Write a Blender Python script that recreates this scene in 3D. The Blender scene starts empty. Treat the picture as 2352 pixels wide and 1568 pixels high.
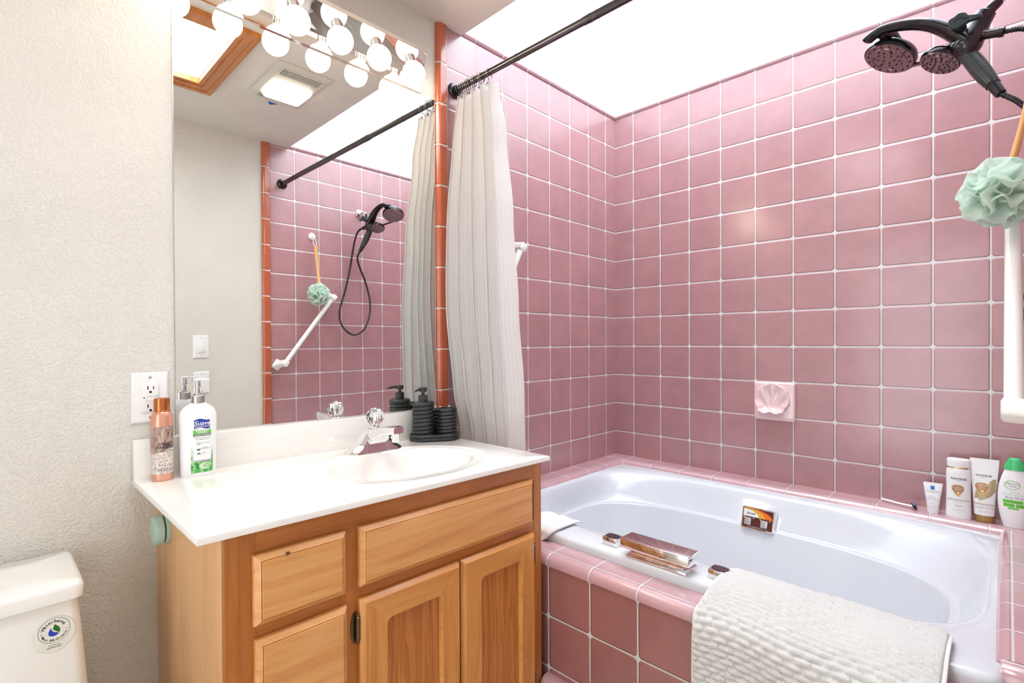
import bpy, bmesh, math, random
from mathutils import Vector, Matrix
random.seed(7)
PI = math.pi
sc = bpy.context.scene
COL = sc.collection
T = 0.155
# ------------------------------------------------------------------ helpers
def V(*a): return Vector(a)
def NB(): return bmesh.new()
def box(bm, x0, x1, y0, y1, z0, z1, bev=0, seg=2):
    b = bmesh.new()
    r = bmesh.ops.create_cube(b, size=1)
    for v in b.verts:
        v.co = V(x0+(v.co.x+.5)*(x1-x0), y0+(v.co.y+.5)*(y1-y0), z0+(v.co.z+.5)*(z1-z0))
    if bev: bmesh.ops.bevel(b, geom=b.edges[:], offset=bev, segments=seg, profile=.5, affect='EDGES')
    merge(bm, b)
def merge(bm, b, mat=None, flip=False):
    if mat is not None: b.transform(mat)
    b.normal_update()
    vs = {}
    for v in b.verts: vs[v.index if False else v] = bm.verts.new(v.co)
    for f in b.faces:
        try:
            l = [vs[v] for v in f.verts]
            bm.faces.new(l[::-1] if flip else l)
        except ValueError: pass
    b.free()
def loft(bm, rings, closed=True, cap0=True, cap1=True):
    R = [[bm.verts.new(p) for p in r] for r in rings]
    n = len(R[0])
    for a, b in zip(R, R[1:]):
        for i in range(n if closed else n-1):
            j = (i+1) % n
            try: bm.faces.new((a[i], a[j], b[j], b[i]))
            except ValueError: pass
    if closed and cap0 and n > 2: bm.faces.new(R[0][::-1])
    if closed and cap1 and n > 2: bm.faces.new(R[-1])
    return R
def frame(axis):
    a = Vector(axis).normalized()
    t = V(0, 0, 1) if abs(a.z) < .9 else V(1, 0, 0)
    u = a.cross(t).normalized(); w = a.cross(u).normalized()
    return a, u, w
def lathe(bm, prof, o=(0, 0, 0), axis=(0, 0, 1), n=32, caps=True):
    a, u, w = frame(axis); o = Vector(o)
    rings = []
    for r, h in prof:
        rings.append([o+a*h+(u*math.cos(2*PI*k/n)-w*math.sin(2*PI*k/n))*r for k in range(n)])
    loft(bm, rings, True, caps, caps)
def smooth_path(pts, m=8):
    P = [Vector(p) for p in pts]; out = []
    for i in range(len(P)-1):
        p0 = P[max(i-1, 0)]; p1 = P[i]; p2 = P[i+1]; p3 = P[min(i+2, len(P)-1)]
        for k in range(m):
            t = k/m
            out.append(.5*((2*p1)+(-p0+p2)*t+(2*p0-5*p1+4*p2-p3)*t*t+(-p0+3*p1-3*p2+p3)*t**3))
    out.append(P[-1]); return out
def tube(bm, pts, r, n=12, r2=None, up=None):
    """r number or list; r2 second radius factor (flattening)"""
    P = [Vector(p) for p in pts]; N = len(P); rings = []
    pu = None
    for i, p in enumerate(P):
        d = (P[min(i+1, N-1)]-P[max(i-1, 0)]).normalized()
        if up is not None: u = d.cross(Vector(up)).normalized()
        elif pu is None: u = frame(d)[1]
        else: u = (pu-d*pu.dot(d)).normalized()
        pu = u; w = d.cross(u).normalized()
        rr = r[i] if isinstance(r, (list, tuple)) else r
        k2 = 1 if r2 is None else (r2[i] if isinstance(r2, (list, tuple)) else r2)
        rings.append([p+u*math.cos(2*PI*k/n)*rr+w*math.sin(2*PI*k/n)*rr*k2 for k in range(n)])
    loft(bm, rings)
def sphere(bm, c, r, nu=24, nv=14, s=(1, 1, 1)):
    b = bmesh.new(); bmesh.ops.create_uvsphere(b, u_segments=nu, v_segments=nv, radius=r)
    for v in b.verts: v.co = V(v.co.x*s[0], v.co.y*s[1], v.co.z*s[2])+Vector(c)
    merge(bm, b)
TILTS = .012
def tilt(co): co.z += TILTS*(-1.2-co.y); return co
def obj(name, bm, mat, parent=None, local=False, smooth=True, tl=False, bevel=0, sub=0, ang=35):
    bmesh.ops.remove_doubles(bm, verts=bm.verts[:], dist=1e-6)
    bmesh.ops.recalc_face_normals(bm, faces=bm.faces[:])
    if tl:
        for v in bm.verts: tilt(v.co)
    if parent is not None and not local:
        inv = WM[parent.name].inverted()
        bm.transform(inv)
    me = bpy.data.meshes.new(name); bm.to_mesh(me); bm.free()
    for m in (mat if isinstance(mat, list) else [mat]): me.materials.append(m)
    o = bpy.data.objects.new(name, me); COL.objects.link(o)
    if smooth:
        for p in me.polygons: p.use_smooth = True
        try: me.set_sharp_from_angle(angle=math.radians(ang))
        except Exception: pass
    if parent is not None: o.parent = parent; WM[o.name] = WM[parent.name]
    else: WM[o.name] = Matrix.Identity(4)
    if bevel:
        m = o.modifiers.new('bevel', 'BEVEL'); m.width = bevel; m.segments = 2; m.limit_method = 'ANGLE'; m.angle_limit = math.radians(40)
    if sub:
        m = o.modifiers.new('sub', 'SUBSURF'); m.levels = sub; m.render_levels = sub
    return o
WM = {}
def thing(name, label, cat, loc=(0, 0, 0), rz=0, group=None, rot=None):
    o = bpy.data.objects.new(name, None); COL.objects.link(o)
    o.location = loc; o.rotation_euler = rot if rot else (0, 0, rz); o.empty_display_size = .03
    WM[o.name] = Matrix.LocRotScale(Vector(loc), o.rotation_euler, None)
    return tag(o, label, cat, group)
def tag(o, label, cat, group=None):
    o['label'] = label; o['category'] = cat
    if group: o['group'] = group
    return o
def struct(name, bm, mat, parent=None, **k):
    o = obj(name, bm, mat, parent, **k)
    if parent is None: o['kind'] = 'structure'
    return o
# ------------------------------------------------------------------ materials
def srgb(r, g, b):
    f = lambda c: (c/255/12.92 if c/255 <= .04045 else ((c/255+.055)/1.055)**2.4)
    return (f(r), f(g), f(b), 1)
class NT:
    def __init__(s, name):
        s.m = bpy.data.materials.new(name); s.m.use_nodes = True
        s.t = s.m.node_tree; s.n = s.t.nodes; s.l = s.t.links
        s.b = s.n['Principled BSDF']; s.out = s.n['Material Output']
    def put(s, sock, v):
        if isinstance(v, bpy.types.NodeSocket): s.l.new(v, sock)
        elif v is not None: sock.default_value = v
    def M(s, op, a, b=None, c=None):
        n = s.n.new('ShaderNodeMath'); n.operation = op
        s.put(n.inputs[0], a); s.put(n.inputs[1], b)
        if c is not None: s.put(n.inputs[2], c)
        return n.outputs[0]
    def pos(s): return s.n.new('ShaderNodeNewGeometry').outputs['Position']
    def oc(s): return s.n.new('ShaderNodeTexCoord').outputs['Object']
    def sep(s, v):
        n = s.n.new('ShaderNodeSeparateXYZ'); s.put(n.inputs[0], v); return n.outputs
    def comb(s, x, y, z=0.0):
        n = s.n.new('ShaderNodeCombineXYZ')
        for i, q in enumerate((x, y, z)): s.put(n.inputs[i], q)
        return n.outputs[0]
    def mapping(s, v, scale=(1, 1, 1), rot=(0, 0, 0), loc=(0, 0, 0)):
        n = s.n.new('ShaderNodeMapping'); s.put(n.inputs['Vector'], v)
        n.inputs['Scale'].default_value = scale; n.inputs['Rotation'].default_value = rot; n.inputs['Location'].default_value = loc
        return n.outputs[0]
    def noise(s, v, scale, detail=2, rough=.5, dist=0):
        n = s.n.new('ShaderNodeTexNoise'); s.put(n.inputs['Vector'], v)
        n.inputs['Scale'].default_value = scale; n.inputs['Detail'].default_value = detail
        n.inputs['Roughness'].default_value = rough; n.inputs['Distortion'].default_value = dist
        return n.outputs[0]
    def ramp(s, f, stops):
        n = s.n.new('ShaderNodeValToRGB'); s.put(n.inputs[0], f)
        e = n.color_ramp.elements
        while len(e) < len(stops): e.new(.5)
        for q, (p, c) in zip(e, stops): q.position = p; q.color = c if len(c) == 4 else (*c, 1)
        return n.outputs[0]
    def rng(s, v, a, b, c=0., d=1., smooth=False):
        n = s.n.new('ShaderNodeMapRange')
        if smooth: n.interpolation_type = 'SMOOTHSTEP'
        s.put(n.inputs[0], v)
        for i, q in zip((1, 2, 3, 4), (a, b, c, d)): n.inputs[i].default_value = q
        return n.outputs[0]
    def mix(s, f, a, b, mode='MIX'):
        n = s.n.new('ShaderNodeMix'); n.data_type = 'RGBA'; n.blend_type = mode
        s.put(n.inputs[0], f); s.put(n.inputs[6], a); s.put(n.inputs[7], b)
        return n.outputs[2]
    def bump(s, h, strength=.3, dist=.01, normal=None):
        n = s.n.new('ShaderNodeBump'); n.inputs['Strength'].default_value = strength; n.inputs['Distance'].default_value = dist
        s.put(n.inputs['Height'], h)
        if normal is not None: s.put(n.inputs['Normal'], normal)
        return n.outputs[0]
    def set(s, color=None, rough=None, metal=None, normal=None, **k):
        s.put(s.b.inputs['Base Color'], color); s.put(s.b.inputs['Roughness'], rough)
        s.put(s.b.inputs['Metallic'], metal)
        if normal is not None: s.put(s.b.inputs['Normal'], normal)
        for q, v in k.items(): s.put(s.b.inputs[q.replace('_', ' ')], v)
        return s.m
_cache = {}
def flat(name, color, rough=.45, metal=0, **k):
    if name in _cache: return _cache[name]
    n = NT(name); v = n.noise(n.oc(), 60, 2)
    c = n.mix(n.rng(v, 0, 1, 0, .06), color, (color[0]*.7, color[1]*.7, color[2]*.7, 1))
    _cache[name] = n.set(c, rough, metal, **k); return _cache[name]
def tile_mat(name, color, au, ou, av, ov, pu=T, pv=T, rough=.33, r=.011, g=.0042, var=.05):
    n = NT(name); p = n.sep(n.pos())
    def cell(a, o, pp):
        u = n.M('DIVIDE', n.M('SUBTRACT', p['xyz'.index(a)], o), pp)
        f = n.M('SUBTRACT', n.M('FRACT', u), .5)
        d = n.M('SUBTRACT', n.M('MULTIPLY', n.M('ABSOLUTE', f), pp), pp/2-g/2-r)
        return n.M('FLOOR', u), n.M('MAXIMUM', d, 0.0)
    fu, qu = cell(au, ou, pu); fv, qv = cell(av, ov, pv)
    d = n.M('SUBTRACT', n.M('SQRT', n.M('ADD', n.M('MULTIPLY', qu, qu), n.M('MULTIPLY', qv, qv))), r)
    grout = n.rng(d, -.0004, .0006)
    w = n.n.new('ShaderNodeTexWhiteNoise'); w.noise_dimensions = '3D'
    n.l.new(n.comb(fu, fv, 1.3), w.inputs['Vector'])
    vr = n.rng(w.outputs[0], 0, 1, -var, var)
    dark = tuple(c*.72 for c in color[:3])+(1,)
    lite = tuple(min(1, c*1.22) for c in color[:3])+(1,)
    cl = n.mix(n.M('ADD', n.rng(n.noise(n.pos(), 9, 3, .6), .3, .7, .35, .65), vr), dark, lite)
    gc = n.mix(n.noise(n.pos(), 90, 2), srgb(188, 192, 190), srgb(228, 230, 228))
    col = n.mix(grout, cl, gc)
    h = n.rng(d, -.0045, .0004, 1., 0., True)
    h2 = n.M('ADD', h, n.M('MULTIPLY', n.noise(n.pos(), 260, 2), .018))
    nm = n.bump(h2, .85, .0024)
    rg = n.mix(grout, (rough,)*3+(1,), (.85,)*3+(1,))
    return n.set(col, rg, 0, nm, **{'Specular_IOR_Level': .7, 'Coat_Weight': .9, 'Coat_Roughness': .17})
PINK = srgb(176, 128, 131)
m_tile_back = tile_mat('wall_tile_back', PINK, 'x', .1156, 'z', 2.42)
m_tile_left = tile_mat('wall_tile_left', PINK, 'y', -.0941, 'z', 2.42)
m_tile_right = tile_mat('wall_tile_right', PINK, 'y', -1.0562, 'z', 2.4067)
TERRA = srgb(186, 92, 58)
m_trim_v = tile_mat('trim_tile_v', TERRA, 'z', 2.42, 'y', -3.18, pv=2, rough=.2, r=.004)
PINK_LIT = srgb(200, 158, 164)  # same tile as PINK, with the light on the ledges mixed into the colour
m_trim_bx = tile_mat('trim_tile_bx', PINK_LIT, 'x', .1156, 'y', 5, pv=20, rough=.2, r=.003)
m_trim_ly = tile_mat('trim_tile_ly', PINK_LIT, 'y', -.0941, 'x', 5, pv=20, rough=.2, r=.003)
m_trim_ry = tile_mat('trim_tile_ry', PINK_LIT, 'y', -1.0562, 'x', 5, pv=20, rough=.2, r=.003)
m_ledge_b = tile_mat('ledge_tile_back', PINK_LIT, 'x', .1156, 'y', -.088, pv=3, rough=.22, r=.003, g=.003)
m_ledge_l = tile_mat('ledge_tile_left', PINK_LIT, 'y', -.0941, 'x', .088, pv=3, rough=.22, r=.003, g=.003)
m_ledge_r = tile_mat('ledge_tile_right', PINK_LIT, 'y', -1.0562, 'x', 1.562, pv=3, rough=.22, r=.003, g=.004)
m_ledge_f = tile_mat('ledge_tile_front', PINK_LIT, 'x', .533, 'y', -1.186, pu=.1555, pv=3, rough=.22, r=.003, g=.0035)
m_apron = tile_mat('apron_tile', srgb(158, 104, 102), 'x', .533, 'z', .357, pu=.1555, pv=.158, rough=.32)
m_curb = tile_mat('curb_tile', PINK_LIT, 'x', .524, 'z', -3, pu=.1555, pv=9, rough=.25, r=.003)

def plaster(name, color, scale=185, st=.45):
    n = NT(name); p = n.pos()
    a = n.noise(p, scale, 3, .5, .15); b = n.noise(p, scale*.32, 2, .5)
    h = n.M('ADD', n.rng(a, .42, .66, 0, 1, True), n.M('MULTIPLY', b, .5))
    c = n.mix(n.rng(n.noise(p, 5, 2), .3, .7), color, tuple(x*.95 for x in color[:3])+(1,))
    return n.set(c, .6, 0, n.bump(h, st, .0035), **{'Specular_IOR_Level': .3})
m_wall = plaster('textured_wall_paint', srgb(226, 222, 214))
m_ceil = plaster('textured_ceiling_paint', srgb(224, 216, 208), 150, .35)
m_shaft = plaster('white_shaft_paint', srgb(240, 243, 246), 160, .4)
def wood(name, c1, c2, c3, ax='z', sc_=1., rough=.32, wavy=.0, wear=0.):
    n = NT(name); s = {'x': (1.3, 16, 16), 'y': (16, 1.3, 16), 'z': (16, 16, 1.3)}[ax]
    p = n.mapping(n.pos(), s)
    f = n.noise(p, 1.6*sc_, 6, .62, 1.2)
    fine = n.noise(n.mapping(n.pos(), tuple(q*7 for q in s)), 1.2, 2)
    col = n.ramp(f, [(.25, c1), (.5, c2), (.75, c3)])
    if wavy:
        w = n.n.new('ShaderNodeTexWave'); w.wave_type = 'BANDS'; w.bands_direction = 'Y'
        s2 = {'x': (.16, 1, 1), 'y': (1, .16, 1), 'z': (1, 1, .16)}[ax]
        n.l.new(n.mapping(n.pos(), tuple(q*1.0 for q in s2)), w.inputs['Vector'])
        w.inputs['Scale'].default_value = 17; w.inputs['Distortion'].default_value = 9; w.inputs['Detail'].default_value = 2
        w.inputs['Detail Scale'].default_value = 1.4
        col = n.mix(n.M('MULTIPLY', n.rng(w.outputs[1], .72, 1.), wavy), col, c1)
    col = n.mix(n.rng(fine, .58, .75, 0, .35), col, c1)
    if wear:
        s3 = n.noise(n.mapping(n.pos(), (40, 40, 6)), 3., 3, .7)
        col = n.mix(n.rng(s3, .68, .72, 0, wear), col, srgb(240, 225, 205))
    return n.set(col, rough, 0, n.bump(fine, .06, .001), **{'Coat_Weight': .25, 'Coat_Roughness': .2})
m_w_front = wood('maple_front', srgb(196, 128, 66), srgb(222, 160, 96), srgb(234, 180, 120), 'y', .8)
m_w_stile = wood('maple_stile', srgb(184, 112, 48), srgb(214, 146, 76), srgb(226, 164, 96), 'z', .8, wear=.25)
m_w_rail = wood('maple_rail', srgb(188, 116, 52), srgb(216, 150, 80), srgb(228, 166, 98), 'y', .8)
m_w_panel = wood('maple_panel', srgb(156, 84, 30), srgb(194, 120, 54), srgb(210, 138, 70), 'z', 1., wavy=.55, wear=.12)
m_w_frame = wood('maple_face_frame', srgb(152, 86, 28), srgb(184, 110, 44), srgb(200, 128, 58), 'y', 1.)
m_w_framev = wood('maple_face_frame_v', srgb(152, 86, 28), srgb(184, 110, 44), srgb(200, 128, 58), 'z', 1.)
m_w_side = wood('maple_side_panel', srgb(206, 144, 88), srgb(226, 174, 118), srgb(234, 190, 140), 'z', .5, .3, wear=.3)
m_w_sky = wood('skylight_wood', srgb(150, 84, 30), srgb(186, 112, 46), srgb(204, 134, 64), 'x', 1.)
m_bamboo = wood('bamboo_handle', srgb(206, 144, 84), srgb(226, 170, 110), srgb(238, 190, 134), 'z', .5)
m_chrome = flat('chrome', (.86, .87, .88, 1), .06, 1)
m_chrome_b = flat('brushed_chrome', (.62, .63, .64, 1), .28, 1)
m_brass = flat('polished_plate', (.93, .90, .86, 1), .035, 1)
def bronze():
    n = NT('oil_rubbed_bronze'); f = n.noise(n.oc(), 14, 2)
    c = n.ramp(f, [(.3, (.012, .016, .018, 1)), (.5, (.05, .035, .04, 1)), (.7, (.02, .03, .035, 1))])
    return n.set(c, .24, .85, **{'Coat_Weight': .4, 'Coat_Roughness': .12})
m_bronze = bronze()
m_rod = flat('dark_rod_metal', (.11, .10, .10, 1), .17, .95)
m_hinge = flat('antique_hinge', (.18, .13, .09, 1), .3, .95)
m_mirror = NT('mirror_silver').set((.90, .93, .92, 1), .0, 1)
m_black = flat('matte_black_ceramic', (.018, .021, .022, 1), .36)
m_blackp = flat('black_plastic', (.022, .026, .024, 1), .38)
m_dark = flat('dark_void', (.01, .01, .01, 1), .8)
m_acryl = flat('tub_acrylic', srgb(214, 218, 224), .12, 0, Coat_Weight=.4)
m_porc = flat('porcelain', srgb(236, 235, 231), .12, 0, Coat_Weight=.5)
m_ivory = flat('ivory_plastic', srgb(240, 238, 230), .3)
m_white = flat('white_plastic', srgb(242, 242, 242), .3)
m_wht_m = flat('white_enamel', srgb(244, 243, 238), .25)
m_soap = flat('pink_glazed_ceramic', srgb(232, 202, 202), .12, 0, Coat_Weight=.5)
m_caulk = flat('white_caulk', srgb(238, 234, 226), .5)
m_mint = flat('mint_plastic', srgb(176, 202, 186), .45)
m_tape = flat('blue_tape', srgb(28, 104, 176), .6)
m_ink = flat('black_ink', (.015, .016, .018, 1), .5)
m_grey = flat('grey_ink', (.18, .19, .2, 1), .5)
def marble():
    n = NT('cultured_marble'); p = n.mapping(n.pos(), (5, 1.2, 5), (0, 0, .25))
    f = n.noise(p, 3.2, 5, .6, 1.5)
    c = n.ramp(f, [(.3, srgb(238, 235, 229)), (.5, srgb(244, 241, 236)), (.7, srgb(246, 244, 240))])
    return n.set(c, .16, 0, None, **{'Coat_Weight': .35, 'Coat_Roughness': .05})
m_marble = marble()
def emis(name, col, st):
    n = NT(name); n.b.inputs['Base Color'].default_value = (.8, .8, .8, 1)
    n.b.inputs['Emission Color'].default_value = (*col, 1); n.b.inputs['Emission Strength'].default_value = st
    return n.m
SKY1, SKY2, BULB, LENS = 8.5, 13.0, 17.0, 4.0
m_sky1 = emis('skylight_pane_bright', (.86, .94, 1.0), SKY1)
m_sky2 = emis('skylight_pane_frosted', (.93, .97, 1.0), SKY2)
m_bulb = emis('bulb_frosted_glow', (1.0, .83, .63), BULB)
m_lens = emis('fan_light_lens', (1.0, .86, .68), LENS)
def glass(name, col, rough=0., ior=1.49):
    return NT(name).set(col, rough, 0, None, Transmission_Weight=1., IOR=ior)
m_crystal = glass('crystal_acrylic', (1, 1, 1, 1), .0)
# ------------------------------------------------------------------ text & patches
def text_bm(s, size, bold=0., shear=0., sx=1., align='CENTER', space=1.):
    cu = bpy.data.curves.new('t', 'FONT'); cu.body = s; cu.size = size; cu.align_x = align; cu.align_y = 'CENTER'
    cu.offset = bold; cu.shear = shear; cu.resolution_u = 3; cu.space_character = space
    o = bpy.data.objects.new('t', cu); COL.objects.link(o)
    dg = bpy.context.evaluated_depsgraph_get(); dg.update()
    me = bpy.data.meshes.new_from_object(o.evaluated_get(dg))
    bm = bmesh.new(); bm.from_mesh(me)
    bpy.data.objects.remove(o); bpy.data.curves.remove(cu); bpy.data.meshes.remove(me)
    for v in bm.verts: v.co.x *= sx
    return bm
def text(name, s, size, f, mat, parent, x=0, z=0, rot=0, bold=0., shear=0., sx=1., space=1., world=False, extra=None):
    """several strings may be given as a list of tuples (s,size,x,z,bold,shear,sx)"""
    items = s if isinstance(s, list) else [(s, size, x, z, bold, shear, sx)]
    out = NB()
    for it in items:
        b = text_bm(it[0], it[1], it[4] if len(it) > 4 else 0, it[5] if len(it) > 5 else 0, it[6] if len(it) > 6 else 1, space=space)
        c, s_ = math.cos(rot), math.sin(rot)
        for v in b.verts:
            X, Z = v.co.x, v.co.y
            v.co = Vector(f(it[2]+X*c-Z*s_, it[3]+X*s_+Z*c))
        merge(out, b)
    if extra: extra(out)
    bmesh.ops.triangulate(out, faces=out.faces[:])
    if world: out.transform(WM[parent.name].inverted())
    me = bpy.data.meshes.new(name); out.to_mesh(me); out.free(); me.materials.append(mat)
    o = bpy.data.objects.new(name, me); COL.objects.link(o); o.parent = parent; WM[o.name] = WM[parent.name]
    return o
def fan(bm, pts, f, rings=4, c=None):
    n = len(pts)
    cx = c[0] if c else sum(p[0] for p in pts)/n; cz = c[1] if c else sum(p[1] for p in pts)/n
    R = []
    for k in range(1, rings+1):
        t = k/rings
        R.append([bm.verts.new(f(cx+(p[0]-cx)*t, cz+(p[1]-cz)*t)) for p in pts])
    m = bm.verts.new(f(cx, cz))
    for i in range(n):
        j = (i+1) % n
        bm.faces.new((m, R[0][i], R[0][j]))
        for a, b in zip(R, R[1:]): bm.faces.new((a[i], b[i], b[j], a[j]))
def grid(bm, x0, x1, z0, z1, f, nx=8, nz=4):
    G = [[bm.verts.new(f(x0+(x1-x0)*i/nx, z0+(z1-z0)*j/nz)) for i in range(nx+1)] for j in range(nz+1)]
    for j in range(nz):
        for i in range(nx): bm.faces.new((G[j][i], G[j][i+1], G[j+1][i+1], G[j+1][i]))
def ell(cx, cz, rx, rz, n=32, rot=0, a0=0, a1=2*PI):
    o = []
    for k in range(n):
        a = a0+(a1-a0)*k/n; x, z = rx*math.cos(a), rz*math.sin(a)
        o.append((cx+x*math.cos(rot)-z*math.sin(rot), cz+x*math.sin(rot)+z*math.cos(rot)))
    return o
def ringp(bm, cx, cz, rx, rz, w, f, n=40):
    A = [bm.verts.new(f(cx+rx*math.cos(2*PI*k/n), cz+rz*math.sin(2*PI*k/n))) for k in range(n)]
    B = [bm.verts.new(f(cx+(rx-w)*math.cos(2*PI*k/n), cz+(rz-w)*math.sin(2*PI*k/n))) for k in range(n)]
    for k in range(n): bm.faces.new((A[k], A[(k+1) % n], B[(k+1) % n], B[k]))
class Prof:
    """oval bottle body: list of (z, rx, ry, n)"""
    def __init__(s, L): s.L = L
    def at(s, z):
        L = s.L
        if z <= L[0][0]: return L[0][1:]
        for a, b in zip(L, L[1:]):
            if z <= b[0]:
                t = (z-a[0])/max(1e-9, b[0]-a[0]); return tuple(a[i]+(b[i]-a[i])*t for i in (1, 2, 3))
        return L[-1][1:]
    def front(s, off=.0004):
        def f(x, z):
            rx, ry, n = s.at(z); q = min(.98, abs(x)/rx)
            return V(x, -ry*(1-q**n)**(1/n)-off, z)
        return f
    def body(s, bm, n=48, sub=3):
        L = s.L; rows = []
        for a, b in zip(L, L[1:]):
            for k in range(sub):
                t = k/sub; rows.append(tuple(a[i]+(b[i]-a[i])*t for i in range(4)))
        rows.append(L[-1])
        rings = []
        for z, rx, ry, e in rows:
            r = []
            for k in range(n):
                a = 2*PI*k/n; c, q = math.cos(a), math.sin(a)
                r.append(V(rx*math.copysign(abs(c)**(2/e), c), ry*math.copysign(abs(q)**(2/e), q), z))
            rings.append(r)
        loft(bm, rings)
def smoothprof(L, m=5):
    P = [Vector((a[0], a[1], a[2], a[3])) for a in L]; out = []
    for i in range(len(P)-1):
        p0, p1, p2, p3 = P[max(i-1, 0)], P[i], P[i+1], P[min(i+2, len(P)-1)]
        for k in range(m):
            t = k/m; q = .5*((2*p1)+(-p0+p2)*t+(2*p0-5*p1+4*p2-p3)*t*t+(-p0+3*p1-3*p2+p3)*t**3)
            out.append(tuple(q))
    out.append(tuple(P[-1])); return out
# ------------------------------------------------------------------ ROOM
WX0, WX1, WY1 = -.008, 1.669, .008
CEIL, TOP, YF = 2.416, 3.55, -3.35
SOF = -1.099
b = NB(); box(b, WX0-.1, WX0, YF-.1, WY1+.1, 0, CEIL); box(b, WX0-.1, WX0, SOF-.1, WY1+.1, CEIL, TOP)
wl = struct('wall_left', b, [m_wall, m_shaft], smooth=False)
for p in wl.data.polygons:
    if p.center.z > 2.5: p.material_index = 1
b = NB(); box(b, WX1, WX1+.1, YF-.1, WY1+.1, 0, CEIL); box(b, WX1, WX1+.1, SOF-.1, WY1+.1, CEIL, TOP)
wr = struct('wall_right', b, [m_wall, m_shaft], smooth=False)
for p in wr.data.polygons:
    if p.center.z > 2.5: p.material_index = 1
b = NB(); box(b, WX0, WX1, WY1, WY1+.1, 0, TOP)
wb = struct('wall_back', b, m_shaft, smooth=False)
b = NB(); box(b, WX0, .55, YF-.1, YF, 0, CEIL); box(b, 1.43, WX1, YF-.1, YF, 0, CEIL); box(b, .55, 1.43, YF-.1, YF, 2.06, CEIL)  # unseen doorway opening, added behind the camera to let fill light in
struct('wall_front', b, m_wall, smooth=False)
b = NB(); box(b, .55, .57, YF-.11, YF+.012, 0, 2.06); box(b, 1.41, 1.43, YF-.11, YF+.012, 0, 2.06); box(b, .55, 1.43, YF-.11, YF+.012, 2.04, 2.06)
for x0, x1, z0, z1 in ((.49, .555, 0, 2.12), (1.425, 1.49, 0, 2.12), (.49, 1.49, 2.055, 2.12)): box(b, x0, x1, YF, YF+.014, z0, z1)  # casing of the added, unseen doorway
struct('trim_1', b, m_white, smooth=False)
def vinyl():
    n = NT('beige_floor'); c = n.mix(n.noise(n.pos(), 12, 4), srgb(188, 172, 150), srgb(206, 192, 170)); return n.set(c, .4)
b = NB(); box(b, WX0-.1, WX1+.1, YF-.1, WY1+.1, -.1, 0); struct('floor', b, vinyl(), smooth=False)
SX0, SX1, SY0, SY1 = .61, 1.13, -2.42, -1.715
b = NB()
box(b, WX0, SX0, YF, SOF, CEIL, CEIL+.12); box(b, SX1, WX1, YF, SOF, CEIL, CEIL+.12)
box(b, SX0, SX1, SY1, SOF, CEIL, CEIL+.12); box(b, SX0, SX1, YF, SY0, CEIL, CEIL+.12)
struct('ceiling', b, m_ceil, smooth=False)
b = NB(); box(b, WX0, WX1, SOF-.1, SOF, CEIL+.12, TOP); box(b, WX0, WX1, SOF-.003, SOF, CEIL+.001, CEIL+.12)
struct('wall_soffit', b, m_shaft, smooth=False)
# skylights
b = NB(); box(b, WX0, WX1, SOF, WY1, TOP-.06, TOP-.02); struct('window_1', b, m_sky1, smooth=False)
w2 = NB(); box(w2, SX0-.01, SX1+.01, SY0-.01, SY1+.01, 2.54, 2.56)
w2 = struct('window_2', w2, m_sky2, smooth=False)
b = NB()
for w0, w1, z0, z1 in ((.070, .046, CEIL-.020, CEIL), (.046, .012, CEIL-.0165, CEIL), (.012, -.012, CEIL-.012, CEIL+.012)):
    fr = lambda w, z: [V(SX0-w, SY0-w*.86, z), V(SX1+w, SY0-w*.86, z), V(SX1+w, SY1+w*.86, z), V(SX0-w, SY1+w*.86, z)]
    loft(b, [fr(w0, z1), fr(w0, z0), fr(w1, z0), fr(w1, z1)], True, False, False)
struct('wood_frame', b, m_w_sky, w2, smooth=False)
b = NB()
for k, (z0, z1, w) in enumerate(((CEIL+.012, CEIL+.05, .012), (CEIL+.05, CEIL+.09, .020), (CEIL+.09, 2.54, .014))):
    fr = lambda w, z: [V(SX0+w, SY0+w, z), V(SX1-w, SY0+w, z), V(SX1-w, SY1-w, z), V(SX0+w, SY1-w, z)]
    loft(b, [fr(0, z0), fr(w, z0), fr(w, z1), fr(0, z1)], True, False, False)
struct('well_lining', b, m_white, w2, smooth=False)
# tile panels
ZL = .588
b = NB(); box(b, 0, 1.661, 0, WY1, .57, 2.42); obj('tile_panel', b, m_tile_back, wb, smooth=False)
b = NB(); box(b, WX0, 0, -1.181, 0, .57, CEIL-.001); obj('tile_panel', b, m_tile_left, wl, smooth=False)
b = NB(); box(b, 1.661, WX1, -1.213, 0, .57, CEIL-.001); obj('tile_panel', b, m_tile_right, wr, smooth=False)
def strip(prof, a, mapf, n=1):
    bm = NB(); rings = []
    for k in range(n+1):
        t = a[0]+(a[1]-a[0])*k/n
        rings.append([mapf(p, q, t) for p, q in prof])
    loft(bm, rings, True); return bm
def arcp(cx, cy, r, a0, a1, n=8):
    return [(cx+r*math.cos(a0+(a1-a0)*k/n), cy+r*math.sin(a0+(a1-a0)*k/n)) for k in range(n+1)]
topp = [(-.006, 0), (-.006, .03), (.0, .03)]+arcp(0, .012, .0135, PI/2, 0)[1:]+[(.0125, .0)]
topp = [(-.006, .0), (-.006, .026), (-.001, .026)]+arcp(-.006, .011, .015, PI/2, 0, 8)[1:]+[(.002, .0)]
obj('bullnose_trim', strip(topp, (0, 1.661), lambda p, q, t: V(t, -p, 2.418+q)), m_trim_bx, wb, ang=60)
obj('bullnose_trim', strip(topp, (SOF+.001, 0), lambda p, q, t: V(p, t, 2.418+q)), m_trim_ly, wl, ang=60)
obj('bullnose_trim', strip(topp, (SOF+.001, 0), lambda p, q, t: V(1.661-p, t, 2.418+q)), m_trim_ry, wr, ang=60)
vp = [(0, -.007), (.041, -.007)]+arcp(.023, -.004, .018, 0, PI/2, 8)+[(0, .0135)]
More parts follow.
